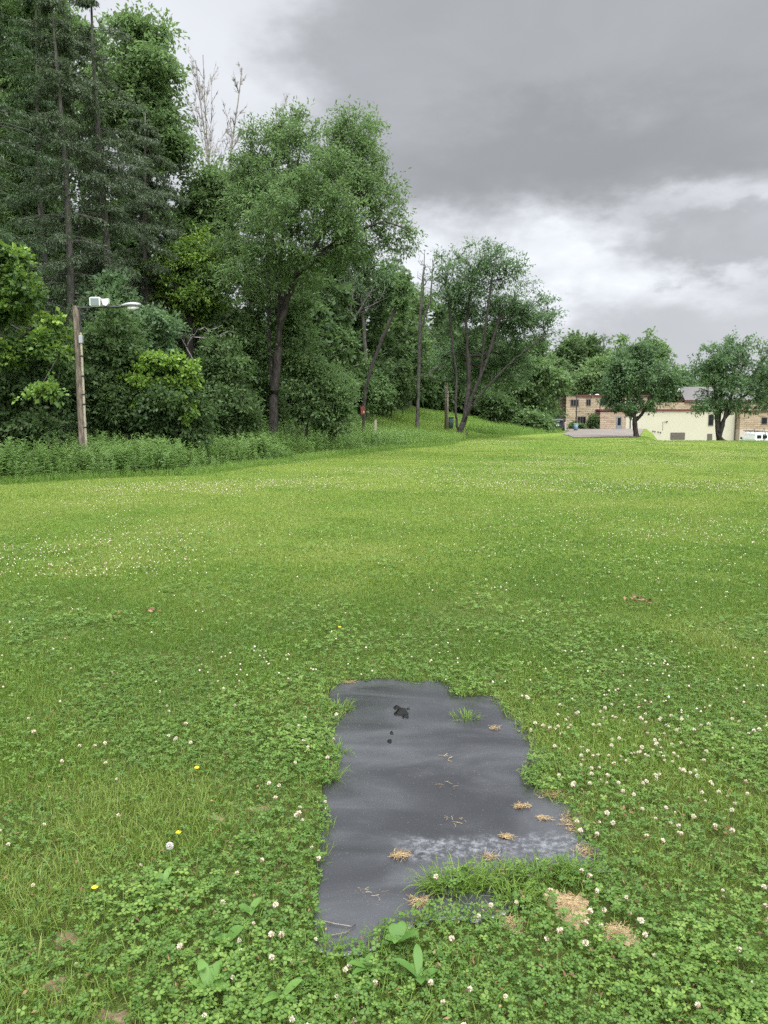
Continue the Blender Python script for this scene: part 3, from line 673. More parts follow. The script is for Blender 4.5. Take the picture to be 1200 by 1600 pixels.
def bare_soil():
    m, t, out = new_mat('sandy_soil'); tc = t.add('ShaderNodeTexCoord'); n = t.noise(tc.outputs['Object'], 30, 5, .7)
    principled(t, out, t.mixc(t.smooth(n, .3, .7), rgb(.17, .125, .065), rgb(.38, .29, .175)), .95, spec=.1, bump=n, bump_d=.006)
    m2, t, out = new_mat('dark_soil'); tc = t.add('ShaderNodeTexCoord'); n = t.noise(tc.outputs['Object'], 40, 5, .7)
    principled(t, out, t.mixc(t.smooth(n, .3, .7), rgb(.075, .055, .032), rgb(.16, .115, .07)), .95, spec=.1, bump=n, bump_d=.006)
    for i, (c, rx, ry) in enumerate(BARE):
        if i == 7: continue
        n = 26; an = np.linspace(0, 6.283, n, endpoint=False); rad = 1 + .2 * np.sin(2 * an + i) + .15 * np.sin(3 * an + 2 * i) + .2 * rng.normal(0, 1, n)
        rings = [np.stack([rx * s * rad * np.cos(an), ry * s * rad * np.sin(an), np.full(n, z)], -1) for s, z in ((1.0, -.006), (.75, .002), (.35, .003))]
        k = np.arange(n); k2 = (k + 1) % n; V = np.concatenate(rings + [np.array([[0, 0, .003]])])
        F4 = np.concatenate([np.stack([q * n + k, q * n + k2, (q + 1) * n + k2, (q + 1) * n + k], -1) for q in range(2)]); F3 = np.stack([2 * n + k, 2 * n + k2, np.full(n, 3 * n)], -1)
        tag(link('bare_soil', make_mesh('bare_soil', V, [F4, F3], None, [m if i in (0, 1, 2, 3) else m2], True), None, (c[0], c[1], 0)), None, None, None, 'structure')
bare_soil()

# ------------------------------------------------------------------ trees
def bez(a, c, b, n): t = np.linspace(0, 1, n + 1)[1:, None]; return (1 - t) ** 2 * a + 2 * t * (1 - t) * c + t * t * b
class Skel:
    def __init__(s): s.p = []; s.par = []; s.dirs = []
    def node(s, p, par):
        s.p.append(np.asarray(p, float)); s.par.append(par)
        s.dirs.append((s.p[-1] - s.p[par]) / (np.linalg.norm(s.p[-1] - s.p[par]) + 1e-9) if par >= 0 else np.array([0, 0, 1.])); return len(s.p) - 1
    def stem(s, pts, start=-1):
        pts = [np.asarray(q, float) for q in pts]; k = s.node(pts[0], -1) if start < 0 else start
        prev = s.p[k]
        for q in (pts[1:] if start < 0 else pts):
            n = max(1, int(np.linalg.norm(q - prev) / .4)); base = prev
            for i in range(n): k = s.node(base + (q - base) * (i + 1) / n + rng.normal(0, .02, 3), k)
            prev = q
        return k
    def reach(s, targets, seg=.7, rise=.8, up=.35, minz=None):
        root = s.p[0]; cap = len(s.p)
        order = np.argsort(np.min(np.linalg.norm(targets[:, None] - np.array(s.p)[None], axis=2), axis=1))
        for i in order:
            t = targets[i]; A = np.array(s.p); v = t - A; dist = np.linalg.norm(v, axis=1)
            D = np.array(s.dirs); turn = 1 - np.sum(D * v, axis=1) / (dist + 1e-6)
            cost = dist * (1 + .25 * turn) + rise * np.maximum(A[:, 2] - t[2] + .25 * np.hypot(v[:, 0], v[:, 1]), 0)
            if minz is not None: cost = cost + 50 * (A[:, 2] < minz)
            k = int(np.argmin(cost)); a = s.p[k]; L = dist[k]
            if L < .05: continue
            ctrl = a + s.dirs[k] * L * .35 + (t - a) * .2 + np.array([0, 0, up * L * .3]) + rng.normal(0, .05 * L, 3)
            for q in bez(a, ctrl, t, max(1, int(L / seg))): k = s.node(q, k)
    def mesh(s, name, r_base, r_tip, mat, off, sides=6, power=2.3, flare=1.35):
        n = len(s.p); w = np.zeros(n); par = s.par
        hasc = np.zeros(n, bool)
        for i in range(n):
            if par[i] >= 0: hasc[par[i]] = True
        for i in range(n - 1, -1, -1):
            if not hasc[i]: w[i] += r_tip ** power
            w[i] += (r_tip * .25) ** power
            if par[i] >= 0: w[par[i]] += w[i]
        r = w ** (1 / power); r = r_tip + (r - r_tip) * (r_base - r_tip) / max(r[0] - r_tip, 1e-6)
        r = np.maximum(r, r_tip * .6)
        A = np.array(s.p); Dn = np.array(s.dirs)
        for i in range(n):
            if par[i] < 0: r[i] *= flare
        hint = np.where(np.abs(Dn[:, :1]) < .8, np.array([[1., 0, 0]]), np.array([[0, 1., 0]]))
        u = np.cross(Dn, hint); u /= np.linalg.norm(u, axis=1)[:, None]; v = np.cross(Dn, u)
        an = np.arange(sides) * 6.283185 / sides
        ring = A[:, None] + r[:, None, None] * (u[:, None] * np.cos(an)[None, :, None] + v[:, None] * np.sin(an)[None, :, None])
        # each branch starts with its own ring at the joint so thin twigs do not flare to the trunk's width
        start_r = np.minimum(np.array([r[par[i]] if par[i] >= 0 else r[i] for i in range(n)]), r * 1.25)
        PA = np.array([A[par[i]] if par[i] >= 0 else A[i] for i in range(n)])
        ring0 = PA[:, None] + start_r[:, None, None] * (u[:, None] * np.cos(an)[None, :, None] + v[:, None] * np.sin(an)[None, :, None])
        # main continuation keeps the parent's own ring
        big = {}
        for i in range(n):
            q = par[i]
            if q >= 0 and (q not in big or r[i] > r[big[q]]): big[q] = i
        for q, i in big.items(): ring0[i] = ring[q]
        V = np.concatenate([ring0.reshape(-1, 3), ring.reshape(-1, 3)]) - off
        ids = np.array([i for i in range(n) if par[i] >= 0]); k = np.arange(sides); k2 = (k + 1) % sides; B = n * sides
        F = np.stack([ids[:, None] * sides + k, ids[:, None] * sides + k2, B + ids[:, None] * sides + k2, B + ids[:, None] * sides + k], -1).reshape(-1, 4)
        return make_mesh(name, V, [F], None, [mat], True)

LEAF_T = np.array([(0, 0, 0), (-.5, .45, .10), (0, 1, -.06), (.5, .45, .10)]); LEAF_F = [np.array([(0, 1, 2, 3)])]
def leaves(bag, centers, rad, n_per, L, W, droop=.2, tint=.45, tvar=.16, flat=.7, cvar=.14, up=.8):
    K = len(centers); rad = np.broadcast_to(rad, K); cnt = rng.poisson(n_per, K); i = np.repeat(np.arange(K), cnt); N = len(i)
    tw = rng.normal(0, 1, (K, 8, 3)); tw /= np.linalg.norm(tw, axis=2)[:, :, None]; tw *= rng.uniform(.7, 1.45, (K, 8, 1)); tw[:, :, 2] += .12
    t_ = rng.random(N) ** .75; g = tw[i, rng.integers(0, 8, N)] * t_[:, None] + rng.normal(0, .13, (N, 3))
    pos = centers[i] + g * rad[i][:, None] * np.array([1, 1, flat]); pos[:, 2] -= droop * np.sum(g[:, :2] ** 2, 1) * rad[i]
    d = g + rng.normal(0, .7, (N, 3)); d[:, 2] -= droop * 1.5
    fr = frames(d, rng.normal(0, .55, (N, 3)) + np.array([0, 0, up])); ct = rng.normal(0, cvar, K)
    s = rng.uniform(.5, 1.4, N); sc = np.stack([W * s, L * s, L * s], -1)
    bag.add(spread(LEAF_T, LEAF_F, pos, fr, sc), np.clip(tint + ct[i] + rng.normal(0, tvar, N), 0, 1), 4)
def in_blobs(blobs, n, shell=.55):
    """n clump centres inside a union of ellipsoids (c, r), denser towards the outside"""
    parts = []
    for c, r in blobs:
        parts.append((c, np.asarray(r) * .85))
        for q in range(6):
            g = rng.normal(0, 1, 3); g /= np.linalg.norm(g); parts.append((c + g * r * rng.uniform(.7, .95), np.asarray(r) * rng.uniform(.25, .42, 3)))
    blobs = parts
    vol = np.array([np.prod(r) ** (2 / 3) for c, r in blobs]); pick = rng.choice(len(blobs), n, p=vol / vol.sum())
    C = np.array([blobs[k][0] for k in pick]); Rr = np.array([blobs[k][1] for k in pick])
    g = rng.normal(0, 1, (n, 3)); g /= np.linalg.norm(g, axis=1)[:, None]
    lump = 0.72 + 0.5 * vnoise(g[:, 0] * 2.2 + pick * 3.7 + 20, g[:, 2] * 2.2 + g[:, 1] * 1.3 + pick * 1.9 + 20)
    g *= (rng.random(n) ** (shell) * lump)[:, None]
    return C + g * Rr
def px_blobs(bl, y, dy=None):
    out = []
    for b in bl:
        px, py, rx, ry = b[:4]; yo = y + (b[4] if len(b) > 4 else 0)
        s = yo / FPX; c = P(px, py, yo); out.append((c, np.array([rx * s, (b[5] if len(b) > 5 else (rx + ry) * .5 * s), ry * s])))
    return out
def tree(name, label, cat, px, y, blobs, n_cl, n_per, L, W, leaf, bark='bark', r0=.2, stems=None, clump=(.5, .9), tint=.45, group=None, droop=.2, r_tip=.012, py_base=None, minz=None, sides=6, shell=.5, rise=.8, trunk_part='trunk', cvar=.2, flat=.7, open_blobs=None, open_n=0, open_per=30):
    x = (px - 600) / FPX * y * 1.007; base = np.array([x, y, float(terrain(x, y)) - .05])
    B = px_blobs(blobs, y); cen = in_blobs(B, n_cl, shell); cen[:, 2] = np.maximum(cen[:, 2], base[2] + .5)
    cen2 = in_blobs(px_blobs(open_blobs, y), open_n, .55) if open_blobs else np.zeros((0, 3))
    sk = Skel()
    if stems is None:
        top = np.mean([b[0] for b in B], axis=0); sk.stem([base, base + (top - base) * np.array([.3, .3, .5]), top])
    else:
        root = None
        for st in stems:
            pts = [P(a, b, y + (c if c else 0)) for a, b, c in st]
            if root is None: sk.stem([base] + pts); root = 0
            else:
                # later stems fork from the first stem's nearest node
                A = np.array(sk.p); k = int(np.argmin(np.linalg.norm(A - pts[0], axis=1))); sk.stem(pts, k)
    sk.reach(np.concatenate([cen, cen2]), rise=rise, minz=minz)
    t = thing(name, label, cat, base, group)
    link(trunk_part, sk.mesh(trunk_part, r0, r_tip, M[bark], base, sides), t)
    bag = Bag(); leaves(bag, cen, rng.uniform(clump[0], clump[1], n_cl), n_per, L, W, droop, tint, cvar=cvar, flat=flat)
    if open_blobs: leaves(bag, cen2, rng.uniform(clump[0], clump[1], open_n), open_per, L, W, droop, tint, cvar=cvar, flat=flat)
    link('crown', bag.mesh('crown', [M[leaf]], base), t)
    return t

def broadleaf_trees():
    # the big tree in the weeds
    tree('broadleaf_tree', 'tall spreading tree with several dark upright stems and a see through right side', 'tree', 428, 36,
         [(430, 270, 75, 80), (490, 235, 75, 55), (385, 320, 55, 80), (455, 330, 75, 60), (400, 420, 60, 60, 2), (355, 400, 40, 60, 2), (450, 205, 50, 28), (385, 250, 40, 40), (520, 300, 50, 60), (480, 400, 50, 50, 2), (450, 480, 28, 45, .8), (400, 490, 30, 50, 1.5), (452, 560, 22, 40, .4), (408, 560, 18, 40, .5), (480, 275, 70, 50, -3), (420, 350, 70, 50, -3), (520, 330, 40, 40, -3), (480, 420, 42, 36, -2), (390, 430, 40, 50, -2), (450, 425, 30, 30, -1.8)],
         680, 105, .16, .055, 'leaf_mid', 'bark', .215,
         stems=[[(428, 640, 0), (425, 600, 0), (421, 520, 0), (419, 430, 0), (417, 330, 0), (430, 250, 0)], [(428, 625, 0), (434, 560, -.3), (437, 430, -.3), (445, 330, .3), (470, 230, .8)], [(432, 545, -.3), (440, 500, -.7), (458, 440, -.8), (500, 370, -.8), (550, 310, -1), (600, 280, -1)], [(436, 520, -.3), (449, 430, .3), (455, 350, -.4), (500, 250, -.6)], [(470, 420, -.8), (530, 372, -1.2), (600, 345, -1.2), (640, 360, -1.2)], [(465, 430, -.8), (520, 385, -1.6), (560, 375, -1.8), (610, 385, -1.8)]],
         clump=(.4, .8), tint=.5, minz=2.2, r_tip=.010, shell=.42, open_blobs=[(560, 265, 62, 62), (600, 320, 50, 60), (545, 205, 55, 34), (575, 385, 48, 22), (635, 360, 22, 30), (520, 400, 40, 30), (530, 360, 40, 34, -2.6)], open_n=350, open_per=60, cvar=.2)
    # the multi stemmed tree at the end of the weeds
    tree('broadleaf_tree', 'open crowned tree with three stems forking near the ground, beside the second lamp post', 'tree', 716, 62,
         [(720, 500, 45, 40, 2), (790, 500, 50, 45, 2), (830, 515, 36, 40), (760, 540, 75, 40, 4), (800, 575, 45, 40, 3), (730, 560, 40, 36, 4), (755, 470, 60, 40, 2), (760, 590, 50, 30, 5), (690, 570, 22, 26, 14)],
         430, 80, .22, .08, 'leaf_blue', 'bark', .27,
         stems=[[(718, 676, 0), (724, 660, 0), (738, 620, 0), (762, 560, 0), (782, 490, 0)], [(715, 672, 0), (712, 640, 0), (713, 590, .5), (705, 520, .5), (700, 450, .5)], [(722, 664, 0), (740, 630, -1), (770, 595, -1.4), (805, 560, -1.6), (845, 530, -1.6)], [(726, 655, 0), (733, 600, .6), (728, 500, .6), (740, 420, .6)], [(750, 590, 0), (757, 520, -.5), (770, 430, -.5)]],
         clump=(.5, 1.0), tint=.5, minz=4.2, r_tip=.018, shell=.42, open_blobs=[(745, 415, 60, 42), (700, 420, 26, 36), (790, 420, 36, 34), (820, 470, 40, 40), (720, 450, 40, 40), (855, 490, 20, 36)], open_n=300, open_per=48, cvar=.2)
    tree('maple_tree', 'round maple on one short trunk at the edge of the drive before the stone building', 'tree', 990, 69,
         [(995, 575, 40, 42), (965, 590, 28, 35), (1028, 590, 28, 35), (990, 625, 48, 25), (1000, 550, 22, 20), (1040, 610, 18, 22), (950, 610, 14, 20)],
         230, 80, .23, .12, 'leaf_blue', 'bark', .22, stems=[[(991, 655, 0), (993, 630, 0), (996, 575, 0)], [(992, 660, 0), (1008, 640, -.4), (1025, 600, -.4)], [(992, 655, 0), (980, 620, .3), (970, 590, .3)]], clump=(.5, .95), tint=.4, minz=2.2, r_tip=.02)
    tree('maple_tree', 'wide maple with bare fanning lower limbs in front of the cream wall', 'tree', 1125, 58,
         [(1110, 560, 38, 32), (1155, 560, 42, 34), (1135, 590, 60, 36), (1085, 585, 22, 30), (1185, 600, 30, 36), (1120, 630, 48, 18), (1180, 635, 30, 16), (1205, 570, 25, 35)],
         270, 62, .19, .10, 'leaf_blue', 'bark', .26,
         stems=[[(1123, 683, 0), (1120, 650, 0), (1119, 615, 0), (1108, 570, 0)], [(1124, 682, 0), (1134, 645, -.3), (1150, 600, -.3), (1165, 560, -.3)], [(1122, 675, 0), (1125, 640, .3), (1126, 620, .4), (1130, 560, .4)], [(1128, 660, 0), (1150, 630, .5), (1185, 600, .5)], [(1120, 650, 0), (1105, 632, -.5), (1085, 615, -.5)]], clump=(.45, .85), tint=.48, minz=2.0, r_tip=.017, shell=.4)
    # trees at the end of the slope and behind the building
    small = dict(r_tip=.03, sides=5)
    tree('broadleaf_tree', 'mid green round tree at the end of the grass slope, left of the stone building', 'tree', 842, 95,
         [(845, 575, 36, 36), (820, 610, 30, 32), (862, 600, 20, 30), (845, 640, 26, 22), (835, 548, 24, 20)], 190, 70, .42, .24, 'leaf_mid', 'bark_grey', .25, clump=(.8, 1.5), tint=.45, **small)
    tree('broadleaf_tree', 'dense dark tree leaning over the dark car, at the left end of the stone building', 'tree', 868, 112,
         [(856, 610, 20, 28), (872, 578, 18, 26), (850, 640, 18, 22), (864, 652, 12, 14)], 90, 70, .45, .26, 'leaf_dark', 'bark', .25, clump=(.8, 1.5), tint=.4, **small)
    tree('broadleaf_tree', 'tall round topped tree behind the left end of the stone building', 'tree', 905, 150,
         [(905, 550, 24, 36), (925, 545, 22, 30), (900, 580, 22, 30)], 120, 70, .6, .36, 'leaf_dark', 'bark', .3, clump=(1.1, 2.0), tint=.5, **small)
    tree('broadleaf_tree', 'light green broad tree right behind the roof of the stone building', 'tree', 928, 142,
         [(925, 590, 28, 24), (945, 580, 22, 26), (905, 605, 20, 18)], 110, 70, .6, .36, 'leaf_mid', 'bark', .3, clump=(1.1, 2.0), tint=.7, **small)
    tree('broadleaf_tree', 'tall tree rising behind the round maple', 'tree', 1005, 160,
         [(970, 560, 24, 30), (1010, 565, 28, 36), (1030, 585, 24, 30), (990, 590, 30, 30)], 150, 70, .65, .4, 'leaf_mid', 'bark', .3, clump=(1.2, 2.2), tint=.5, **small)
    tree('broadleaf_tree', 'lower tree with a flat top between the two maples, behind the cream wall', 'tree', 1062, 165,
         [(1062, 600, 24, 24), (1085, 605, 22, 20), (1050, 620, 20, 15)], 90, 70, .6, .4, 'leaf_blue', 'bark', .3, clump=(1.1, 2.0), tint=.4, **small)
    # woodland edge, between the big tree and the slope
    tree('broadleaf_tree', 'bright green young tree at the top of the grass slope', 'tree', 640, 86,
         [(640, 520, 30, 50), (655, 560, 28, 40), (625, 580, 26, 34), (650, 480, 22, 30)], 150, 70, .38, .20, 'leaf_mid', 'bark_grey', .2, clump=(.7, 1.3), tint=.6, **small)
    tree('broadleaf_tree', 'fine leaved grey green tree filling the gap right of the big spreading tree', 'tree', 575, 60,
         [(575, 425, 46, 40), (545, 400, 40, 40), (610, 440, 34, 36), (560, 470, 46, 36), (520, 440, 36, 40)], 260, 90, .24, .08, 'leaf_blue', 'bark_grey', .18, clump=(.5, .9), tint=.55, **small)
    tree('broadleaf_tree', 'dense green tree behind the open crowned tree, on the slope', 'tree', 780, 105,
         [(770, 580, 50, 50), (730, 560, 40, 50), (800, 610, 36, 34), (700, 590, 30, 40), (690, 530, 30, 40)], 220, 70, .48, .28, 'leaf_dark', 'bark', .3, clump=(.9, 1.7), tint=.45, **small)
    tree('broadleaf_tree', 'rounded light green tree left of the big spreading tree', 'tree', 330, 44,
         [(335, 300, 42, 40), (310, 350, 36, 45), (365, 300, 30, 36), (335, 380, 45, 40)], 190, 120, .24, .12, 'leaf_mid', 'bark', .25, clump=(.6, 1.1), tint=.6, r_tip=.016)
    tree('broadleaf_tree', 'tall leafy tree behind the drooping spruces, its crown against the sky', 'tree', 235, 42,
         [(235, 110, 55, 65), (252, 190, 40, 55), (200, 70, 45, 45), (275, 240, 26, 40), (225, 220, 55, 60), (250, 60, 20, 24), (180, 150, 50, 60)], 330, 110, .22, .11, 'leaf_mid', 'bark', .3, clump=(.6, 1.2), tint=.58, r_tip=.016)
    tree('broadleaf_tree', 'leafy tree at the far left top, behind the leftmost spruce', 'tree', 45, 36,
         [(40, 60, 55, 70), (15, 150, 40, 80), (75, 150, 40, 70), (50, 260, 50, 70), (100, 70, 30, 60), (0, 20, 50, 60), (20, 330, 45, 60), (70, 360, 40, 60)], 380, 110, .20, .10, 'leaf_mid', 'bark', .3, clump=(.6, 1.1), tint=.45, r_tip=.016)
    tree('vine_covered_tree', 'tree hung with bright yellow green leaves at the left edge, left of the lamp post', 'tree', -10, 22,
         [(10, 400, 26, 22), (25, 430, 26, 18), (40, 465, 24, 20), (58, 500, 22, 16), (80, 530, 22, 14), (5, 480, 34, 30, .8), (20, 540, 40, 26, .8), (90, 550, 10, 8), (-10, 430, 30, 40, .5), (65, 610, 22, 12, -1)], 150, 130, .13, .10, 'leaf_mix', 'bark', .09, stems=[[(-14, 600, .6), (-16, 520, .6), (-8, 440, .5), (4, 400, .3)]], clump=(.2, .42), tint=.34, r_tip=.008, cvar=.28)
    tree('broadleaf_tree', 'small tree with yellow green top sprays between the spruces and the big spreading tree', 'tree', 300, 38,
         [(295, 400, 42, 32), (325, 420, 36, 34), (270, 440, 36, 40), (310, 470, 45, 40)], 190, 120, .18, .085, 'leaf_mix', 'bark', .18, clump=(.5, .85), tint=.5, r_tip=.014, cvar=.22)
broadleaf_trees()

def spruce(name, label, px, y, top_py, spread_m, seed, leaf='needle', lean=0.0, bare_to=.25, whorls=34, cat='spruce', group='spruces at the edge of the wood', dens=1.0, r0=.2):
    r = np.random.default_rng(seed); x = (px - 600) / FPX * y * 1.007; base = np.array([x, y, float(terrain(x, y)) - .05])
    H = P(px, top_py, y)[2] - base[2]; sk = []
    trunk = MB(); zs = np.linspace(0, H, 14); tp = np.stack([lean * zs + .12 * np.sin(zs * .35 + seed), .06 * np.sin(zs * .5), zs], -1); tp[0, :2] = 0
    trunk.tube(tp, np.linspace(r0, .025, 14) + np.array([.06] + [0] * 13), 8)
    at = lambda z: np.array([np.interp(z, zs, tp[:, 0]), np.interp(z, zs, tp[:, 1]), z])
    br = MB(); bag = Bag(); pos = []; dr = []; upv = []
    for k in range(whorls):
        t = .06 + .93 * (k / whorls) + r.normal(0, .006); z = t * H
        for j in range(r.integers(3, 6)):
            a = r.random() * 6.283; L = spread_m * (1 - t) ** .55 * r.uniform(.55, 1.15) * (0.6 + .4 * min(1, t / .3)); L = max(L, .35)
            h = np.array([math.cos(a), math.sin(a), 0]); p0 = at(z); n = max(3, int(L / .3)); u = np.linspace(0, 1, n + 1)
            pts = p0 + np.outer(u * L, h) + np.stack([np.zeros(n + 1), np.zeros(n + 1), L * (.10 * u - .42 * u * u + .10 * u ** 4)], -1) + r.normal(0, .02, (n + 1, 3)) * u[:, None]
            br.tube(pts, np.linspace(.022 * (1 - t) + .012, .005, n + 1), 4, False)
            dead = t < bare_to and r.random() < .75
            side = np.array([-h[1], h[0], 0])
            for q in range(1, n + 1):
                for s in (-1, 1):
                    if dead and r.random() < .8: continue
                    tl = (.55 - .25 * u[q]) * min(1, L / 1.5) * r.uniform(.6, 1.3)
                    td = side * s * .8 + h * .6 + np.array([0, 0, -.45 + r.normal(0, .15)]); td /= np.linalg.norm(td); m = int(56 * dens)
                    f = r.random(m) * tl; pp = pts[q] + np.outer(f, td) + np.stack([np.zeros(m), np.zeros(m), -.35 * f * f], -1) + r.normal(0, .05, (m, 3))
                    pos.append(pp); dr.append(td + r.normal(0, .6, (m, 3)) + np.array([0, 0, -.3])); upv.append(r.normal(0, .5, (m, 3)) + [0, 0, 1])
    pos = np.concatenate(pos); dr = np.concatenate(dr); upv = np.concatenate(upv); N = len(pos)
    s = r.uniform(.6, 1.3, N); bag.add(spread(LEAF_T, LEAF_F, pos, frames(dr, upv), np.stack([.034 * s, .135 * s, .13 * s], -1)), np.clip(r.normal(.45, .2, N), 0, 1), 4)
    t = thing(name, label, cat, base, group)
    trunk.V += br.V; trunk.poly += [[i + trunk.n for i in f] for f in br.poly]; link('trunk', trunk.mesh('trunk', M['bark_grey'], True), t); link('needles', bag.mesh('needles', [M[leaf]]), t)
    return t
spruce('spruce_tree', 'spruce with a bare grey lower trunk rising behind the lamp post', 128, 29, -40, 2.4, 11, 'needle_dry', -.012, .58, 34, dens=.55)
spruce('spruce_tree', 'dark drooping spruce right of the bare trunked one, its thin top above the frame', 180, 31, -60, 3.6, 12, 'needle_dry', .0, .25, 34, r0=.22, dens=.72)
spruce('spruce_tree', 'spruce at the very left edge with a thick grey trunk', 4, 27, -260, 3.0, 13, 'needle', .01, .62, 34, dens=.55, r0=.22)
spruce('spruce_tree', 'tall thin spruce between the leftmost one and the bare trunked one', 92, 34, -90, 2.2, 14, 'needle', .0, .4, 32, dens=.6, r0=.17)
spruce('spruce_tree', 'low drooping spruce branches filling the space left of the big spreading tree', 245, 38, 170, 3.8, 15, 'needle_dry', .0, .1, 30)
spruce('pine_tree', 'pine poking up between the big spreading tree and the open crowned tree', 612, 95, 378, 5.5, 16, 'needle', .0, .1, 20, cat='pine', group=None)

def bare_tree(name, label, px, y, blobs, n, stems, r0, bark='bark_dead', r_tip=.012, group='bare dead trees in the wood', cat='dead tree'):
    x = (px - 600) / FPX * y * 1.007; base = np.array([x, y, float(terrain(x, y)) - .05]); sk = Skel(); first = True
    for st in stems:
        pts = [P(a, b, y + c) for a, b, c in st]
        if first: sk.stem([base] + pts); first = False
        else: A = np.array(sk.p); sk.stem(pts, int(np.argmin(np.linalg.norm(A - pts[0], axis=1))))
    cen = in_blobs(px_blobs(blobs, y), n, .5); sk.reach(cen, rise=2.2, up=.1, minz=base[2] + 2.5)
    me = sk.mesh('dead_tree', r0, r_tip, M[bark], base, 5); me.name = name
    return tag(link(name, me, None, base), label, cat, group)
def twig_tree(name, label, px, y, stems, seed, group='bare dead trees in the wood', r0=.13):
    r = np.random.default_rng(seed); x = (px - 600) / FPX * y * 1.007; base = np.array([x, y, float(terrain(x, y)) - .05]); m = MB()
    def branch(p, d, L, rad, level):
        n = max(3, int(L / .45)); pts = [p]; d = d / np.linalg.norm(d)
        for i in range(n):
            d = d + np.array([0, 0, .06 if level else .0]) + r.normal(0, .07 if level else .010, 3); d /= np.linalg.norm(d); pts.append(pts[-1] + d * L / n)
        m.tube(pts, np.linspace(rad, max(rad * .3, .008), n + 1), 5 if level < 2 else 3, False)
        if level >= 3: return
        k = int({0: 15, 1: 7, 2: 5}[level] * r.uniform(.8, 1.2))
        for q in range(k):
            t = r.uniform(.35 if level == 0 else .2, .97); i = min(n - 1, int(t * n)); a = r.random() * 6.283; dd = pts[i + 1] - pts[i]; dd /= np.linalg.norm(dd)
            side = np.cross(dd, [math.cos(a), math.sin(a), .1]); side /= np.linalg.norm(side) + 1e-6
            branch(pts[i], dd + side * r.uniform(.40, .75), L * {0: .36, 1: .42, 2: .5}[level] * (1.12 - .82 * t) * r.uniform(.7, 1.2), max(rad * (1 - t) * .55, .014), level + 1)
    for st in stems:
        a, b = P(*st[0], y) - base, P(*st[1], y) - base
        if st[2]: a = np.array([0, 0, 0.])
        branch(a, b - a, np.linalg.norm(b - a), r0, 0)
    me = m.mesh('dead_tree', M['bark_dead']); me.name = name; return tag(link(name, me, None, base), label, 'dead tree', group)
twig_tree('dead_tree', 'bare grey two stemmed dead tree against the sky, left of the big spreading tree', 340, 48, [((340, 690), (354, 85), True), ((342, 400), (312, 95), False), ((350, 300), (388, 110), False)], 5, r0=.075)
twig_tree('dead_tree', 'faint bare treetop showing just above the left shoulder of the big spreading tree', 425, 60, [((425, 690), (432, 152), True)], 6)
bare_tree('dead_tree', 'pale forked dead trunk with fanning bare limbs right of the big spreading tree', 545, 57.5, [(575, 465, 26, 36), (545, 455, 18, 38), (595, 450, 14, 18)], 110,
          [[(544, 540, 0), (548, 505, 0), (565, 480, 0), (585, 445, 0)], [(546, 512, 0), (540, 470, .3), (538, 425, .3)], [(560, 488, 0), (585, 475, -.2), (610, 462, -.2)], [(543, 530, 0), (552, 460, .3), (556, 430, .3)]], .13, 'bark_grey', .012)
bare_tree('dead_tree', 'thin straight trunk with bare forked top standing alone on the grass slope', 652, 66, [(660, 420, 16, 40), (672, 430, 12, 36)], 60,
          [[(654, 600, 0), (657, 500, 0), (661, 440, 0), (664, 390, 0)], [(656, 520, 0), (672, 470, 0), (678, 410, 0)]], .17, 'bark_grey', .015)
tree('leaning_tree', 'leaning mossy trunk with ivy at its top, slanting up behind the red box', 'tree', 568, 50,
     [(632, 440, 10, 24), (626, 470, 9, 16)], 34, 90, .16, .11, 'leaf_mid', 'bark', .12, stems=[[(570, 610, 0), (588, 552, 0), (611, 498, 0), (632, 436, 0)]], clump=(.25, .5), tint=.3, r_tip=.02, group=None)
bare_tree('dead_tree', 'two thin bare stems beside the leaning trunk, at the top of the slope', 605, 72, [(607, 560, 16, 30)], 40, [[(606, 610, 0), (604, 560, 0), (606, 530, 0)], [(606, 610, 0), (615, 560, 0)]], .09, 'bark_grey', .014)
bare_tree('dead_branch', 'grey dead branches drooping out of the shrubs right of the lamp post', 322, 31, [(330, 520, 45, 14), (350, 590, 35, 20), (370, 640, 30, 20)], 110, [[(300, 560, .3), (270, 505, .3)], [(300, 560, .3), (330, 600, -.3), (370, 650, -.5)]], .05, 'bark_dead', .007, None, 'dead branches')

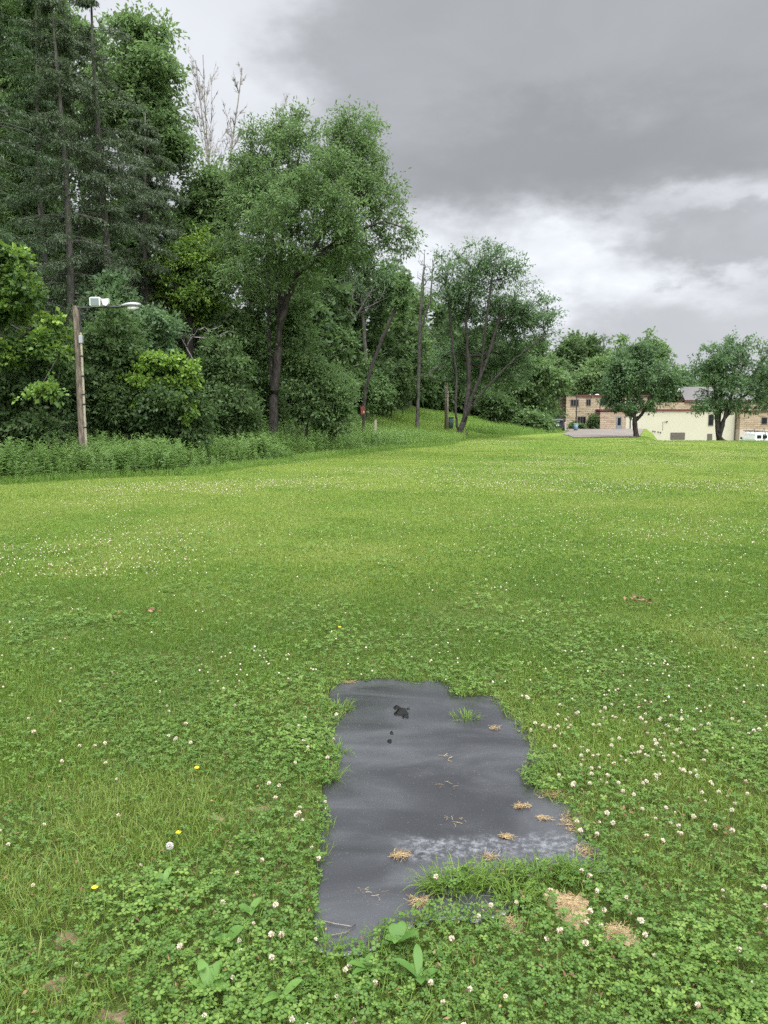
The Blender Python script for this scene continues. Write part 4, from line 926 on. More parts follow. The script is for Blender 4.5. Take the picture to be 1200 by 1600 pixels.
def shrubs():
    def shrub(px, y, blobs, n_cl, n_per, L, W, leaf, label, tint=.45, cl=(.3, .6), name='shrub', cvar=.16):
        tree(name, label, 'shrub', px, y, blobs, n_cl, n_per, L, W, leaf, 'bark', .035 if name == 'vine' else .06, clump=cl, tint=tint, r_tip=.008, sides=5, trunk_part='stems', shell=.4, cvar=cvar, group='shrubs at the foot of the wood', flat=.8)
    shrub(250, 26, [(250, 590, 50, 26), (215, 630, 40, 40), (285, 635, 40, 40), (250, 662, 66, 24), (250, 635, 50, 36, -.5), (210, 665, 38, 18), (300, 665, 34, 18)], 260, 120, .13, .08, 'leaf_dark', 'big dark shrub under the yellow green vine, right of the lamp post', .45)
    # its bright new growth on top
    shrub(252, 26.3, [(255, 560, 40, 11, -1), (222, 575, 26, 8, -1.1), (292, 578, 16, 14, -1), (205, 590, 14, 6, -1.2), (300, 600, 8, 10, -1), (240, 600, 40, 12, -1.1), (265, 625, 36, 14, -1), (212, 620, 12, 14, -1), (290, 640, 14, 14, -1)], 150, 44, .13, .10, 'leaf_yellow', 'yellow green vine draped over the top of the big shrub right of the lamp post', .55, (.12, .28), 'vine')
    shrub(40, 24, [(30, 600, 60, 50), (80, 590, 45, 55), (50, 660, 80, 35)], 200, 120, .14, .075, 'leaf_dark', 'dark shrub left of the lamp post, under the yellow green tree', .45)
    shrub(150, 25.5, [(150, 560, 45, 60), (170, 620, 40, 50), (130, 640, 50, 45), (180, 520, 40, 40)], 210, 120, .14, .075, 'leaf_dark', 'dark shrub directly behind the lamp post', .5)
    shrub(200, 29, [(200, 510, 50, 45), (160, 480, 40, 40), (240, 530, 40, 40)], 170, 110, .16, .085, 'leaf_blue', 'tall bluish shrub behind the top of the lamp post', .5)
    shrub(330, 31, [(330, 600, 45, 50), (360, 640, 45, 45), (310, 660, 40, 35), (350, 560, 40, 35)], 200, 110, .16, .08, 'leaf_dark', 'dark shrub between the big yellow topped shrub and the big spreading tree', .55)
    shrub(390, 38, [(390, 560, 40, 50), (370, 510, 40, 40), (400, 620, 40, 40)], 170, 100, .19, .095, 'leaf_dark', 'shrub just left of the trunk of the big spreading tree', .5)
    shrub(480, 37, [(480, 590, 36, 45), (500, 640, 45, 35), (460, 540, 30, 40), (520, 610, 35, 45), (455, 500, 28, 36)], 240, 100, .18, .09, 'leaf_mid', 'leafy shrub just right of the trunk of the big spreading tree', .45)
    shrub(525, 43, [(520, 650, 32, 30), (525, 610, 30, 35), (510, 675, 30, 18)], 150, 90, .2, .10, 'leaf_mid', 'shrub left of the red box, at the end of the weeds', .5)
    shrub(560, 56, [(560, 595, 36, 36), (525, 555, 30, 44), (592, 605, 26, 26), (570, 625, 32, 20)], 180, 90, .24, .13, 'leaf_mid', 'leafy bush behind the red box, at the foot of the wood', .4, (.5, .9))
    shrub(612, 66, [(612, 615, 20, 22), (590, 625, 18, 18), (625, 590, 18, 25)], 90, 90, .28, .14, 'leaf_dark', 'greyish bush at the top of the grass slope, right of the red box', .6, (.5, .9))
    shrub(720, 98, [(690, 600, 30, 28), (720, 610, 28, 22)], 90, 80, .4, .22, 'leaf_dark', 'dark bush behind the second lamp post', .2, (.8, 1.4))
    shrub(790, 92, [(790, 640, 26, 18), (765, 630, 22, 16)], 80, 80, .38, .2, 'leaf_dark', 'dark bush at the upper edge of the slope, right of the open crowned tree', .4, (.7, 1.2))
    shrub(840, 90, [(835, 655, 24, 12), (842, 660, 14, 8)], 50, 80, .36, .2, 'leaf_mid', 'low bush at the lower end of the slope, left of the dark car', .45, (.6, 1.0))
    shrub(925, 126.3, [(927, 658, 6, 11)], 36, 70, .3, .2, 'leaf_dark', 'dark climbing bush against the stone building, left of the low entrance block', .3, (.5, .8))
    shrub(896, 125.5, [(896, 667, 7, 4.5), (908, 666, 6, 4)], 30, 60, .28, .18, 'leaf_mid', 'low bushes under the ground floor window of the stone building', .4, (.4, .6))
shrubs()

def woodland():
    """the rest of the wood: reads as one mass behind the trees at its edge"""
    bag = Bag(); sk_all = MB()
    spec = [(20, 100, 90, 46), (90, 60, 80, 50), (150, 90, 80, 48), (190, 190, 80, 52), (40, 300, 100, 44), (120, 300, 90, 46), (210, 320, 80, 50), (280, 330, 70, 52),
            (330, 400, 70, 50), (400, 420, 80, 55), (470, 430, 70, 58), (520, 420, 70, 66), (580, 440, 60, 76), (560, 500, 60, 70), (60, 450, 90, 34), (140, 430, 90, 36), (230, 450, 80, 40), (310, 480, 70, 44),
            (500, 480, 40, 50), (530, 500, 44, 56), (470, 480, 40, 47), (700, 600, 40, 96), (740, 610, 40, 100), (660, 590, 40, 92), (780, 620, 36, 102), (620, 470, 50, 92), (660, 470, 46, 100), (700, 500, 50, 112), (750, 520, 50, 118), (800, 540, 50, 120), (850, 560, 44, 128), (880, 560, 36, 150), (450, 500, 70, 50), (380, 510, 70, 46), (510, 540, 60, 62),
            (940, 575, 40, 175), (990, 570, 40, 185), (1040, 595, 40, 195), (1090, 605, 40, 200), (1140, 600, 40, 200), (1190, 600, 40, 205), (600, 550, 50, 84), (-40, 150, 90, 44), (-60, 400, 90, 34), (250, 560, 70, 34), (100, 560, 90, 30), (20, 560, 90, 29), (180, 600, 80, 31), (400, 600, 60, 44), (470, 620, 60, 46), (560, 410, 55, 62), (600, 440, 50, 70), (500, 460, 60, 56), (630, 500, 46, 80)]
    for px, py, rpx, y in spec:
        s = y / FPX; c = P(px, py, y); gz = float(terrain(c[0], c[1])); top = c[2] + rpx * s * .35
        n = 46; hgt = max(top - gz, 3); cz = gz + hgt * .6
        cen = in_blobs([(np.array([c[0], y, cz]), np.array([rpx * s * .95, rpx * s * .8, hgt * .45])), (np.array([c[0], y, gz + hgt * .3]), np.array([rpx * s * .8, rpx * s * .6, hgt * .3]))], n, .45)
        Lf = .17 * y / 36 + .05
        leaves(bag, cen, rng.uniform(.10, .19, n) * rpx * s + .35, 95, Lf * 1.25, Lf * .7, .2, rng.uniform(.2, .55), .14, .75)
        sk_all.tube([(c[0], y, gz - .2), (c[0] + rng.normal(0, .3), y, gz + hgt * .5), (c[0] + rng.normal(0, .5), y, gz + hgt * .8)], [.22, .14, .05], 6, False)
    a = bag.mesh('woodland', [M['leaf_dark']]); o = link('woodland', a); tag(o, 'mass of dark green woodland on the slope behind the edge trees', None, None, 'stuff')
    b = sk_all.build('woodland_trunks', M['bark'], o, None, True)
woodland()

def weeds():
    """the belt of tall herbs along the foot of the wood, and the rough grass of the slope"""
    bag = Bag(); plants = []
    def herb(seed, n=34):
        r = np.random.default_rng(seed); b = []; t = np.sort(r.uniform(.12, 1, n)); a = np.arange(n) * 2.4 + r.normal(0, .3, n)
        p = np.stack([.03 * np.sin(t * 3 + seed), .03 * np.cos(t * 2 + seed), t], -1)
        d = np.stack([np.cos(a), np.sin(a), .35 + .5 * (t - .5)], -1); fr = frames(d, np.tile([0, 0, 1.], (n, 1)) + r.normal(0, .25, (n, 3)))
        s = .16 * (1.15 - .75 * t ** 3) * r.uniform(.75, 1.2, n)
        V, F = spread(LEAF_T, LEAF_F, p, fr, np.stack([s * .36, s, s], -1)); st = np.array([(-.006, 0, 0), (.006, 0, 0), (.004, 0, .95), (-.004, 0, .95)])
        return np.concatenate([V, st]), [np.concatenate([F[0], [np.arange(4) + len(V)]])]
    H = [herb(s) for s in range(5)]
    yy = np.concatenate([rng.uniform(13, 30, 2100), rng.uniform(30, 52, 1600)]); dd = rng.random(len(yy)) ** .8 * np.where(yy < 30, 3.8, 6.5)
    xx = np.interp(yy, TL_Y, TL_X) - (dd + .15 + 1.5 * (fbm(yy * .8, yy * 0 + 3, 3) - .5)) / .9
    k = xx > -0.62 * yy - 2; xx, yy, dd = xx[k], yy[k], dd[k]
    n = len(xx); pat = fbm(xx * .5 + 5, yy * .5, 3); h = (0.75 + .5 * pat) * rng.uniform(.7, 1.15, n) * (.45 + .55 * sstep(0, 1.0, dd)) * np.where(yy > 38, .85, 1.0)
    w = rng.integers(0, 5, n); rot = rots(rng.random(n) * 6.28, rng.random(n) * 6.28, np.abs(rng.normal(0, .12, n))); pos = np.stack([xx, yy, terrain(xx, yy) - .03], -1)
    tint = np.clip(.45 + .9 * (fbm(xx * .35 + 2, yy * .35, 3) - .5) + rng.normal(0, .13, n), 0, 1)
    for q in range(5):
        s = w == q; bag.add(spread(H[q][0], H[q][1], pos[s], rot[s], np.stack([h[s] * 1.15, h[s] * 1.15, h[s]], -1)), tint[s], len(H[q][0]))
    tag(link('tall_weeds', bag.mesh('tall_weeds', [M['weed']])), 'belt of waist high leafy weeds along the foot of the wood', None, None, 'stuff')
    gb = Bag(); temps = [blade_template(b) for b in (.2, .5, .9)]
    def rough(x, y, hh, ww, tshift=0.0):
        N = len(x); h = hh * rng.uniform(.5, 1.2, N); sc = np.stack([ww * rng.uniform(.7, 1.3, N), h, h], -1); pos = np.stack([x, y, terrain(x, y) - .02], -1)
        t = np.clip(.45 + tshift + .9 * (fbm(x * .25 + 11, y * .25, 3) - .5) + rng.normal(0, .15, N), 0, 1); w = rng.integers(0, 3, N); rot = rots(rng.random(N) * 6.28, rng.random(N) * 6.28, np.abs(rng.normal(0, .3, N)))
        for q in range(3):
            s = w == q; gb.add(spread(temps[q][0], temps[q][1], pos[s], rot[s], sc[s]), t[s], len(temps[q][0]))
    y = rng.uniform(13, 50, 26000); x = np.interp(y, TL_Y, TL_X) - rng.normal(-.05, .35, len(y)); rough(x, y, .26, .009)         # fringe of uncut grass
    y = rng.uniform(46, 62, 14000); x = np.interp(y, TL_Y, TL_X) - rng.random(len(y)) * 9; k = (x < 6.2) ; rough(x[k], y[k], .75, .022, .1)
    y = rng.uniform(58, 100, 60000); x = np.interp(y, TL_Y, TL_X) - (rng.random(len(y)) ** .8) * 24; rough(x, y, .28, .03)
    y = rng.uniform(74, 104, 12000); x = np.interp(y, TL_Y, TL_X) - 3.5 - rng.normal(0, 1.1, len(y)); rough(x, y, .75, .04, -.1)
    tag(link('rough_grass', gb.mesh('rough_grass', [M['meadow']])), 'long uncut grass along the weeds and up the slope', None, None, 'stuff')
weeds()

# ------------------------------------------------------------------ lamp posts and small things by the wood
M['post_wood'] = bark_mat('post_wood', (.075, .062, .048), (.19, .155, .12), 1.3)
M['post_pale'] = bark_mat('post_pale', (.22, .19, .14), (.36, .32, .25), 1.3)
M['black_metal'] = simple('black_metal', (.02, .02, .022), .45)
M['grey_metal'] = simple('grey_metal', (.28, .29, .30), .45, .2)
M['white_paint'] = simple('white_paint', (.48, .48, .47), .5)
M['lens'] = simple('lens', (.12, .15, .14), .12)
M['red_paint'] = simple('red_paint', (.13, .028, .016), .6)
def lamp_post():
    y = 22.6; k = y / FPX; b = P(131, 735, y); b[2] = float(terrain(b[0], b[1])); top = P(118, 478, y); H = top[2] - b[2]; dx = (top[0] - b[0]) * .55
    p = thing('lamp_post', 'tall wooden lamp post with a floodlight and lamp on its black arm, standing in weeds', 'lamp post', b, 'wooden lamp posts')
    m = MB(); w = .098
    for z0, z1 in ((-.3, H * .33), (H * .33, H * .66), (H * .66, H)): pass
    V = []; F = []
    n = 7
    for i in range(n):
        z = -.3 + (H + .3) * i / (n - 1); o = dx * z / H; ww = w * (1 - .12 * i / (n - 1)); c = math.cos(R(28)); s = math.sin(R(28))
        for a, q in ((-1, -1), (1, -1), (1, 1), (-1, 1)): V.append((o + ww * (a * c - q * s), ww * (a * s + q * c), z))
    for i in range(n - 1):
        for j in range(4): F.append((4 * i + j, 4 * i + (j + 1) % 4, 4 * i + 4 + (j + 1) % 4, 4 * i + 4 + j))
    F.append((4 * n - 4, 4 * n - 3, 4 * n - 2, 4 * n - 1)); m.add(V, F).build('pole', M['post_wood'], p)
    # conduit boards on the right hand face
    m = MB(); m.tube([(.13, -.07, -.2), (.13 + dx * .8, -.07, H * .84)], .035, 8); m.build('conduit', M['post_pale'], p)
    m = MB()
    for q in (.12, .27, .41, .47, .58, .70): m.box((.13 + dx * q * .95, -.075, H * q), (.085, .085, .035))
    m.build('straps', M['black_metal'], p)
    m = MB(); m.box((.135 + dx * .85, -.08, H * .80), (.10, .09, .22), bevel=.01); m.build('junction_box', M['grey_metal'], p)
    ax = dx; az = P(150, 481, y)[2] - b[2]
    xr = P(220, 478, y)[0] - b[0]
    m = MB(); m.tube([(ax + .08, -.05, az), (ax + .5, -.05, az + .0), (xr - .45, -.05, az + .03)], .028, 8); m.tube([(ax + .10, -.05, az - .42), (ax + .28, -.05, az - .18), (ax + .42, -.05, az)], .016, 6); m.tube([(ax + .12, -.06, az - .02), (ax + .13, -.06, az - .75)], .02, 6)
    m.build('arm', M['black_metal'], p)
    fx = P(151, 474, y)[0] - b[0]
    hd = thing('floodlight', None, None, (fx, -.08, az + .15)); hd.parent = p
    MB().box((0, 0, 0), (.30, .14, .27), bevel=.03).build('housing', M['white_paint'], hd)
    MB().box((0, -.073, 0), (.235, .012, .205)).build('lens', M['lens'], hd)
    MB().tube([(0, .03, -.12), (0, .03, -.2)], .03, 6).build('bracket', M['black_metal'], hd)
    sx = P(166, 473, y)[0] - b[0]
    MB().prism([(-.10, .10), (.11, .12), (.10, -.02), (.03, -.09), (-.06, -.06)], -.06, .06).build('sensor_box', M['white_paint'], p, (sx, -.06, az + .13))
    # cobra head
    V = []; n = 9; m = MB(); pts = []; rad = []
    for i in range(n):
        t = i / (n - 1); pts.append((t * .56, 0, .02 + .06 * math.sin(t * 2.6))); rad.append(.03 + .055 * math.sin(min(1, t * 1.15) * 2.2) * (1 if t < .95 else .7))
    lh = thing('lamp_head', None, None, (xr - .56, -.05, az + .03)); lh.parent = p
    o = m.tube(pts, rad, 12).build('housing', M['grey_metal'], lh, None, True); o.scale = (1, 1.5, .75)
    MB().tube([(.20, 0, -.045), (.36, 0, -.045), (.52, 0, -.02)], [.05, .062, .03], 10).build('lens', M['white_paint'], lh, None, True)
lamp_post()
def lamp_post_far():
    y = 70.0; b = P(697, 690, y); b[2] = float(terrain(b[0], b[1])); H = P(697, 596, y)[2] - b[2]
    p = thing('lamp_post', 'distant wooden lamp post with a small lamp, beside the open crowned tree', 'lamp post', b, 'wooden lamp posts')
    MB().tube([(0, 0, -.2), (0, 0, H * .5), (0, 0, H)], [.17, .15, .13], 8).build('pole', M['post_wood'], p, None, True)
    MB().tube([(.13, -.12, 0), (.12, -.11, H * .8)], .06, 6).build('conduit', M['post_pale'], p, None, True)
    MB().tube([(.05, -.05, H - .15), (.35, -.05, H + .0), (.6, -.05, H + .02)], .03, 6).build('arm', M['black_metal'], p)
    MB().tube([(.55, -.05, H + .02), (.7, -.05, H + .05), (.95, -.05, H + .04)], [.06, .10, .06], 8).build('lamp_head', M['white_paint'], p, None, True)
    q = P(703, 667, 71.5); q[2] = float(terrain(q[0], q[1]))
    bn = thing('litter_bin', 'dark green bin standing right of the distant lamp post', 'bin', q)
    m = MB(); n = 12; m.tube([(0, 0, 0), (0, 0, .5), (0, 0, 1.0)], [.28, .31, .34], n); m.build('body', simple('bin_green', (.03, .06, .045), .5), bn, None, True)
    MB().tube([(0, 0, 1.0), (0, 0, 1.05)], [.37, .36], n).build('rim', M['black_metal'], bn)
    # short dark stump post right of the forked tree
    q = P(729, 684, 61.5); q[2] = float(terrain(q[0], q[1]))
    tag(MB().tube([(0, 0, -.1), (.02, 0, .35), (0, 0, .75)], [.11, .10, .09], 8).build('stump_post', M['bark'], None, q, True), 'short dark post standing just right of the forked trunk of the open crowned tree', 'post')
lamp_post_far()
def marker_post():
    y = 46.5; b = P(587, 700, y); b[2] = float(terrain(b[0], b[1])); H = P(587, 656, y)[2] - b[2]
    p = thing('marker_post', 'thin pale wooden post standing in the rough grass below the red box', 'post', b)
    MB().box((0, 0, H / 2), (.13, .09, H), bevel=.01).build('post', M['post_pale'], p)
    MB().box((0, 0, H + .008), (.15, .11, .016)).build('cap', M['grey_metal'], p)
    y = 47.5; b = P(567, 660, y); b[2] = float(terrain(b[0], b[1])); zt = P(567, 634, y)[2] - b[2]; zb = P(567, 649, y)[2] - b[2]
    p = thing('red_box', 'small red box on a post before the wood, behind the thin pale post', 'box', b)
    MB().tube([(0, .02, -.2), (0, .02, zb + .1)], .05, 6).build('post', M['bark'], p)
    MB().prism([(-.12, zb + .06), (.12, zb + .06), (.12, zt - .08), (0, zt), (-.12, zt - .08)], -.14, .14).build('box_body', M['red_paint'], p)
    MB().tube([(0.06, -.150, (zb + zt) / 2 - .09), (0.06, -.142, (zb + zt) / 2 - .09)], .06, 10).build('opening', M['post_pale'], p)
marker_post()

# ------------------------------------------------------------------ drive and buildings
def drive():
    m, t, out = new_mat('asphalt'); tc = t.add('ShaderNodeTexCoord'); n = t.noise(tc.outputs['Object'], .5, 5, .6); f = t.noise(tc.outputs['Object'], 14, 4, .7)
    principled(t, out, t.mixc(t.smooth(n, .3, .7), t.mixc(f, rgb(.10, .090, .080), rgb(.14, .125, .110)), rgb(.17, .148, .128)), .95, spec=.03, bump=f, bump_d=.01)
    ny, nx = 60, 40; V = []
    for j in range(ny):
        y = 67.5 + (127.6 - 67.5) * j / (ny - 1); xr = RX[0] + (y - RY[0]) / (RY[1] - RY[0]) * (RX[1] - RX[0]) - .3; xl = np.interp(y, [67.5, 80, 100, 127.6], [15.6 + 1.0, 18.5, 24.0, 28.2])
        xs = np.linspace(xl, xr, nx); V.append(np.stack([xs, np.full(nx, y), terrain(xs, np.full(nx, y)) + .05], -1))
    V = np.concatenate(V); idx = np.arange(nx * ny).reshape(ny, nx); F = np.stack([idx[:-1, :-1], idx[:-1, 1:], idx[1:, 1:], idx[1:, :-1]], -1).reshape(-1, 4)
    tag(link('driveway', make_mesh('driveway', V, [F], None, [m], True)), None, None, None, 'structure')
drive()

def stone_mat(name, a, b, dark):
    m, t, out = new_mat(name); tc = t.add('ShaderNodeTexCoord'); ob = tc.outputs['Object']
    mp = t.add('ShaderNodeMapping'); t.link(ob, mp.inputs[0]); mp.inputs['Rotation'].default_value = (R(90), 0, 0)
    br = t.add('ShaderNodeTexBrick'); t.link(mp.outputs[0], br.inputs['Vector']); br.inputs['Scale'].default_value = 1.0
    br.inputs['Brick Width'].default_value = 1.1; br.inputs['Row Height'].default_value = .30; br.inputs['Mortar Size'].default_value = .018; br.offset = .37
    br.inputs['Color1'].default_value = rgb(*a); br.inputs['Color2'].default_value = rgb(*b); br.inputs['Mortar'].default_value = rgb(*[v * .6 for v in a])
    n = t.noise(ob, .9, 5, .65); s = t.add('ShaderNodeMapping'); t.link(ob, s.inputs[0]); s.inputs['Scale'].default_value = (.5, 1, 3.2)
    st = t.noise(s.outputs[0], 1.3, 5, .65)
    c = t.mixc(t.math('MULTIPLY', t.smooth(st, .54, .68), .8), br.outputs[0], rgb(*dark)); c = t.mixc(t.math('MULTIPLY', t.smooth(n, .5, .75), .35), c, rgb(*[v * 1.15 for v in b]))
    principled(t, out, c, .9, spec=.15, bump=br.outputs['Fac'], bump_d=-.02); return m
M['stone'] = stone_mat('stone', (.25, .20, .13), (.34, .28, .195), (.07, .055, .042))
M['stone_pink'] = stone_mat('stone_pink', (.26, .195, .135), (.32, .25, .18), (.09, .07, .052))
M['cream'] = simple('cream', (.365, .342, .265), .8, 0, .06, .35)
M['pinkwall'] = simple('pinkwall', (.36, .30, .25), .8, 0, .06, .35)
M['fascia'] = simple('fascia', (.075, .018, .016), .6)
M['roofing'] = simple('roofing', (.085, .08, .075), .8, 0, .2, .6)
M['pane'] = simple('pane', (.010, .011, .013), .12, spec=.08)
M['frame'] = simple('frame', (.09, .075, .06), .5)
M['door_grey'] = simple('door_grey', (.12, .14, .15), .5)
M['shutter'] = simple('shutter', (.07, .062, .052), .6)
def buildings():
    Y = 128.0; k = Y / FPX
    X = lambda px: P(px, 655, Y)[0]; Z = lambda py: P(600, py, Y)[2]
    def box2(m, x0, x1, y0, y1, z0, z1): m.box(((x0 + x1) / 2, (y0 + y1) / 2, (z0 + z1) / 2), (x1 - x0, y1 - y0, z1 - z0)); return m
    def window(parent, o, px0, py0, px1, py1, yf, mull=1, name='window'):
        x0, x1, z0, z1 = X(px0) - o[0], X(px1) - o[0], Z(py1) - o[2], Z(py0) - o[2]; yy = yf - o[1]
        f = MB(); t = .09
        box2(f, x0 - t, x1 + t, yy - .06, yy + .02, z1, z1 + t); box2(f, x0 - t, x1 + t, yy - .09, yy + .02, z0 - t, z0)
        box2(f, x0 - t, x0, yy - .055, yy + .02, z0, z1); box2(f, x1, x1 + t, yy - .055, yy + .02, z0, z1)
        for q in range(mull): xx = x0 + (x1 - x0) * (q + 1) / (mull + 1); box2(f, xx - .03, xx + .03, yy - .045, yy + .01, z0, z1)
        fr = f.build(name, M['frame'], parent)
        box2(MB(), x0, x1, yy - .03, yy - .012, z0, z1).build('pane', M['pane'], fr)
    # two storey stone building
    o = np.array([X(884), Y, Z(671.5)])
    b = thing('stone_building', 'two storey tan stone building with dark windows and a red edge, behind the round maple', 'building', o)
    box2(MB(), 0, X(1010) - o[0], 0, 9, -1.5, Z(620) - o[2]).build('wall', M['stone'], b)
    box2(MB(), X(899) - o[0], X(1010) - o[0] + .1, -.22, 9.2, Z(620) - o[2], Z(617) - o[2]).build('fascia', M['fascia'], b)
    box2(MB(), .0, X(899) - o[0] - .02, -.08, 9.05, Z(620) - o[2], Z(619) - o[2]).build('coping', M['stone_pink'], b)
    for a in ((891.5, 624.9, 902.8, 634), (915.6, 624.4, 921.7, 633.3), (936.9, 623.8, 948.8, 633.3), (960.6, 625.5, 967, 632.3), (902.8, 651.3, 914.6, 662.4)): window(b, o, *a, Y, 2 if a[2] - a[0] > 9 else 1)
    m = MB(); cx = X(937) - o[0]; m.tube([(cx, 2, Z(617) - o[2]), (cx, 2, Z(616) - o[2]), (cx, 2, Z(615) - o[2])], [.42, .36, .15], 10); m.build('roof_vent', M['white_paint'], b, None, True)
    box2(MB(), X(925.5) - o[0], X(926.3) - o[0], 1.9, 2.1, Z(617) - o[2], Z(614.8) - o[2]).build('chimney_pipe', M['white_paint'], b)
    m = MB(); xx = X(937) - o[0]; m.tube([(xx, -.06, Z(633) - o[2] - .2), (xx, -.06, Z(641) - o[2] + .1)], .05, 6); m.tube([(xx + 1.6, -.06, Z(628) - o[2]), (xx + 1.6, -.06, Z(641) - o[2] + .1)], .04, 6); m.build('downpipe', M['black_metal'], b)
    # low entrance block and the long cream wall
    Y2 = 125.5
    o = np.array([X(931), Y2, Z(671.5)])
    b = thing('low_block', 'low flat roofed block with a long cream wall and a dark red roof edge', 'building', o)
    box2(MB(), 0, X(971) - o[0], 0, 2.4, -2, Z(644) - o[2]).build('entrance_wall', M['stone_pink'], b)
    box2(MB(), X(971) - o[0] + .003, X(1139) - o[0], .02, 2.45, -5.0, Z(643) - o[2]).build('wall', M['cream'], b)
    box2(MB(), -.15, X(1139) - o[0] + .15, -.2, 2.42, Z(642.6) - o[2] + .01, Z(639.6) - o[2]).build('fascia', M['fascia'], b)
    d = MB(); dx0, dx1 = X(956) - o[0], X(964.6) - o[0]; zb, zt = .0, Z(650.7) - o[2]
    dr = box2(d, dx0, dx1, -.07, .01, zb, zt).build('door', M['door_grey'], b); box2(MB(), dx0 + .2, dx1 - .2, -.085, -.072, zb + .75, zt - .2).build('pane', M['pane'], dr)
    MB().box((dx1 - .12, -.1, zb + 1.0), (.05, .07, .14), bevel=.01).build('handle', M['grey_metal'], dr)
    m = MB(); m.tube([(X(977.5) - o[0], -.06, -.2), (X(977.5) - o[0], -.06, Z(643.5) - o[2])], .07, 6); m.build('downpipe', M['black_metal'], b)
    m = MB(); m.tube([(X(1027.5) - o[0], -.04, Z(672) - o[2]), (X(1027.5) - o[0], -.04, Z(659) - o[2]), (X(1033) - o[0], -.04, Z(658.6) - o[2])], .04, 6); m.build('wall_pipe', M['grey_metal'], b)
    box2(MB(), X(1032.4) - o[0], X(1034.3) - o[0], -.16, .015, Z(659.6) - o[2], Z(657.9) - o[2]).build('wall_lamp', M['black_metal'], b)
    for i, px in enumerate((1012, 1015, 1020, 1023.5)): box2(MB(), X(px) - o[0], X(px + 1.6) - o[0], -.12, .015, Z(674 + i * .7) - o[2], Z(672.4 + i * .7) - o[2]).build('meter', M['black_metal'], b)
    g = box2(MB(), X(1040) - o[0], X(1062) - o[0], -.06, .015, Z(686) - o[2], Z(675.4) - o[2]).build('garage_door', M['shutter'], b)
    gm = MB()
    for q in range(5): zz = Z(686) - o[2] + (q + .5) * (Z(675.4) - Z(686)) / 5; box2(gm, X(1040) - o[0] + .05, X(1062) - o[0] - .05, -.085, -.062, zz - .07, zz + .07)
    gm.build('slats', M['frame'], g)
    box2(MB(), X(1096.6) - o[0], X(1104) - o[0], -.06, .015, Z(692.5) - o[2], Z(677.3) - o[2]).build('door', M['shutter'], b)
    window(b, o, 1097.6, 648.6, 1104.2, 664, Y2, 0)
    box2(MB(), X(1137.5) - o[0], X(1138.6) - o[0], -.08, .012, -5, Z(643) - o[2]).build('corner_trim', M['frame'], b)
    # pink wall with stone above it, at the right
    Y3 = 124.0; o = np.array([X(1139.5), Y3, Z(700)])
    b = thing('annex', 'stone annex over a pink rendered wall at the right edge, behind the white van', 'building', o)
    box2(MB(), 0, X(1290) - o[0], 0, 2.2, -2, Z(670.6) - o[2]).build('rendered_wall', M['pinkwall'], b)
    box2(MB(), .02, X(1290) - o[0], .12, 3.1, Z(670.5) - o[2], Z(644) - o[2]).build('wall', M['stone_pink'], b)
    box2(MB(), .0, X(1290) - o[0] + .1, -.1, 3.3, Z(644) - o[2] + .004, Z(641.5) - o[2]).build('fascia', M['fascia'], b)
    for a in ((1172.5, 653, 1180, 662), (1184.5, 654, 1187, 668), (1205, 653, 1213, 662)): window(b, o, *a, Y3 + .12, 0)
    # rear building with the pale roof
    Y4 = 150.0; s4 = Y4 / Y
    o = np.array([P(1020, 655, Y4)[0], Y4, Z(660)])
    b = thing('rear_building', 'long rear building with a grey roof above the cream wall, seen through the wide maple', 'building', o)
    XX = lambda px: P(px, 655, Y4)[0] - o[0]; ZZ = lambda py: P(600, py, Y4)[2] - o[2]
    box2(MB(), 0, XX(1300), 0, 8, -3, ZZ(629)).build('wall', M['stone_pink'], b)
    box2(MB(), XX(1068), XX(1300), -.3, -.02, ZZ(629), ZZ(625.5)).build('fascia', M['fascia'], b)
    m = MB(); m.add([(XX(1068), -.3, ZZ(626)), (XX(1300), -.3, ZZ(626)), (XX(1300), 7, ZZ(603)), (XX(1080), 7, ZZ(603)), (XX(1068), -.3, ZZ(625)), (XX(1300), -.3, ZZ(625)), (XX(1300), 7, ZZ(602)), (XX(1080), 7, ZZ(602))], [(3, 2, 1, 0), (4, 5, 6, 7), (0, 1, 5, 4), (1, 2, 6, 5), (2, 3, 7, 6), (3, 0, 4, 7)]); m.build('roof', M['roofing'], b)
    for px in (1085, 1105, 1150, 1190): box2(MB(), XX(px), XX(px + 8), -.07, .01, ZZ(641), ZZ(633)).build('window', M['pane'], b)
    c = P(1066, 609, 165); hb = thing('white_roof_house', 'small building with a whitish green roof seen between the two maples, above the rear building', 'building', (c[0], c[1], c[2] - 5))
    MB().box((0, 0, 2.2), (2.8, 3, 4.6)).build('wall', M['stone_pink'], hb); MB().prism([(-1.8, 4.52), (1.8, 4.52), (1.5, 5.25), (-1.5, 5.25)], -2, 2).build('roof', simple('pale_roof', (.62, .68, .64), .5), hb)
    # pole in front of the building
    q = P(899.7, 671, 124); q[2] = float(terrain(q[0], q[1]))
    p = thing('utility_pole', 'dark thin utility pole standing in front of the stone building', 'utility pole', q); Hh = P(899.7, 616, 124)[2] - q[2]
    MB().tube([(0, 0, -.1), (0, 0, Hh * .5), (0, 0, Hh)], [.11, .10, .08], 8).build('pole', M['bark'], p, None, True); MB().box((0, -.02, Hh - .4), (1.0, .08, .1)).build('crossarm', M['bark'], p)
    q = P(899.3, 680, 105); q[2] = float(terrain(q[0], q[1])) + .05
    p = thing('trash_bin', 'blue grey bin standing on the drive in front of the stone building', 'bin', q)
    m = MB(); m.tube([(0, 0, 0), (0, 0, .45), (0, 0, .85)], [.27, .29, .30], 14); m.build('body', simple('bin_blue', (.11, .17, .20), .5), p, None, True)
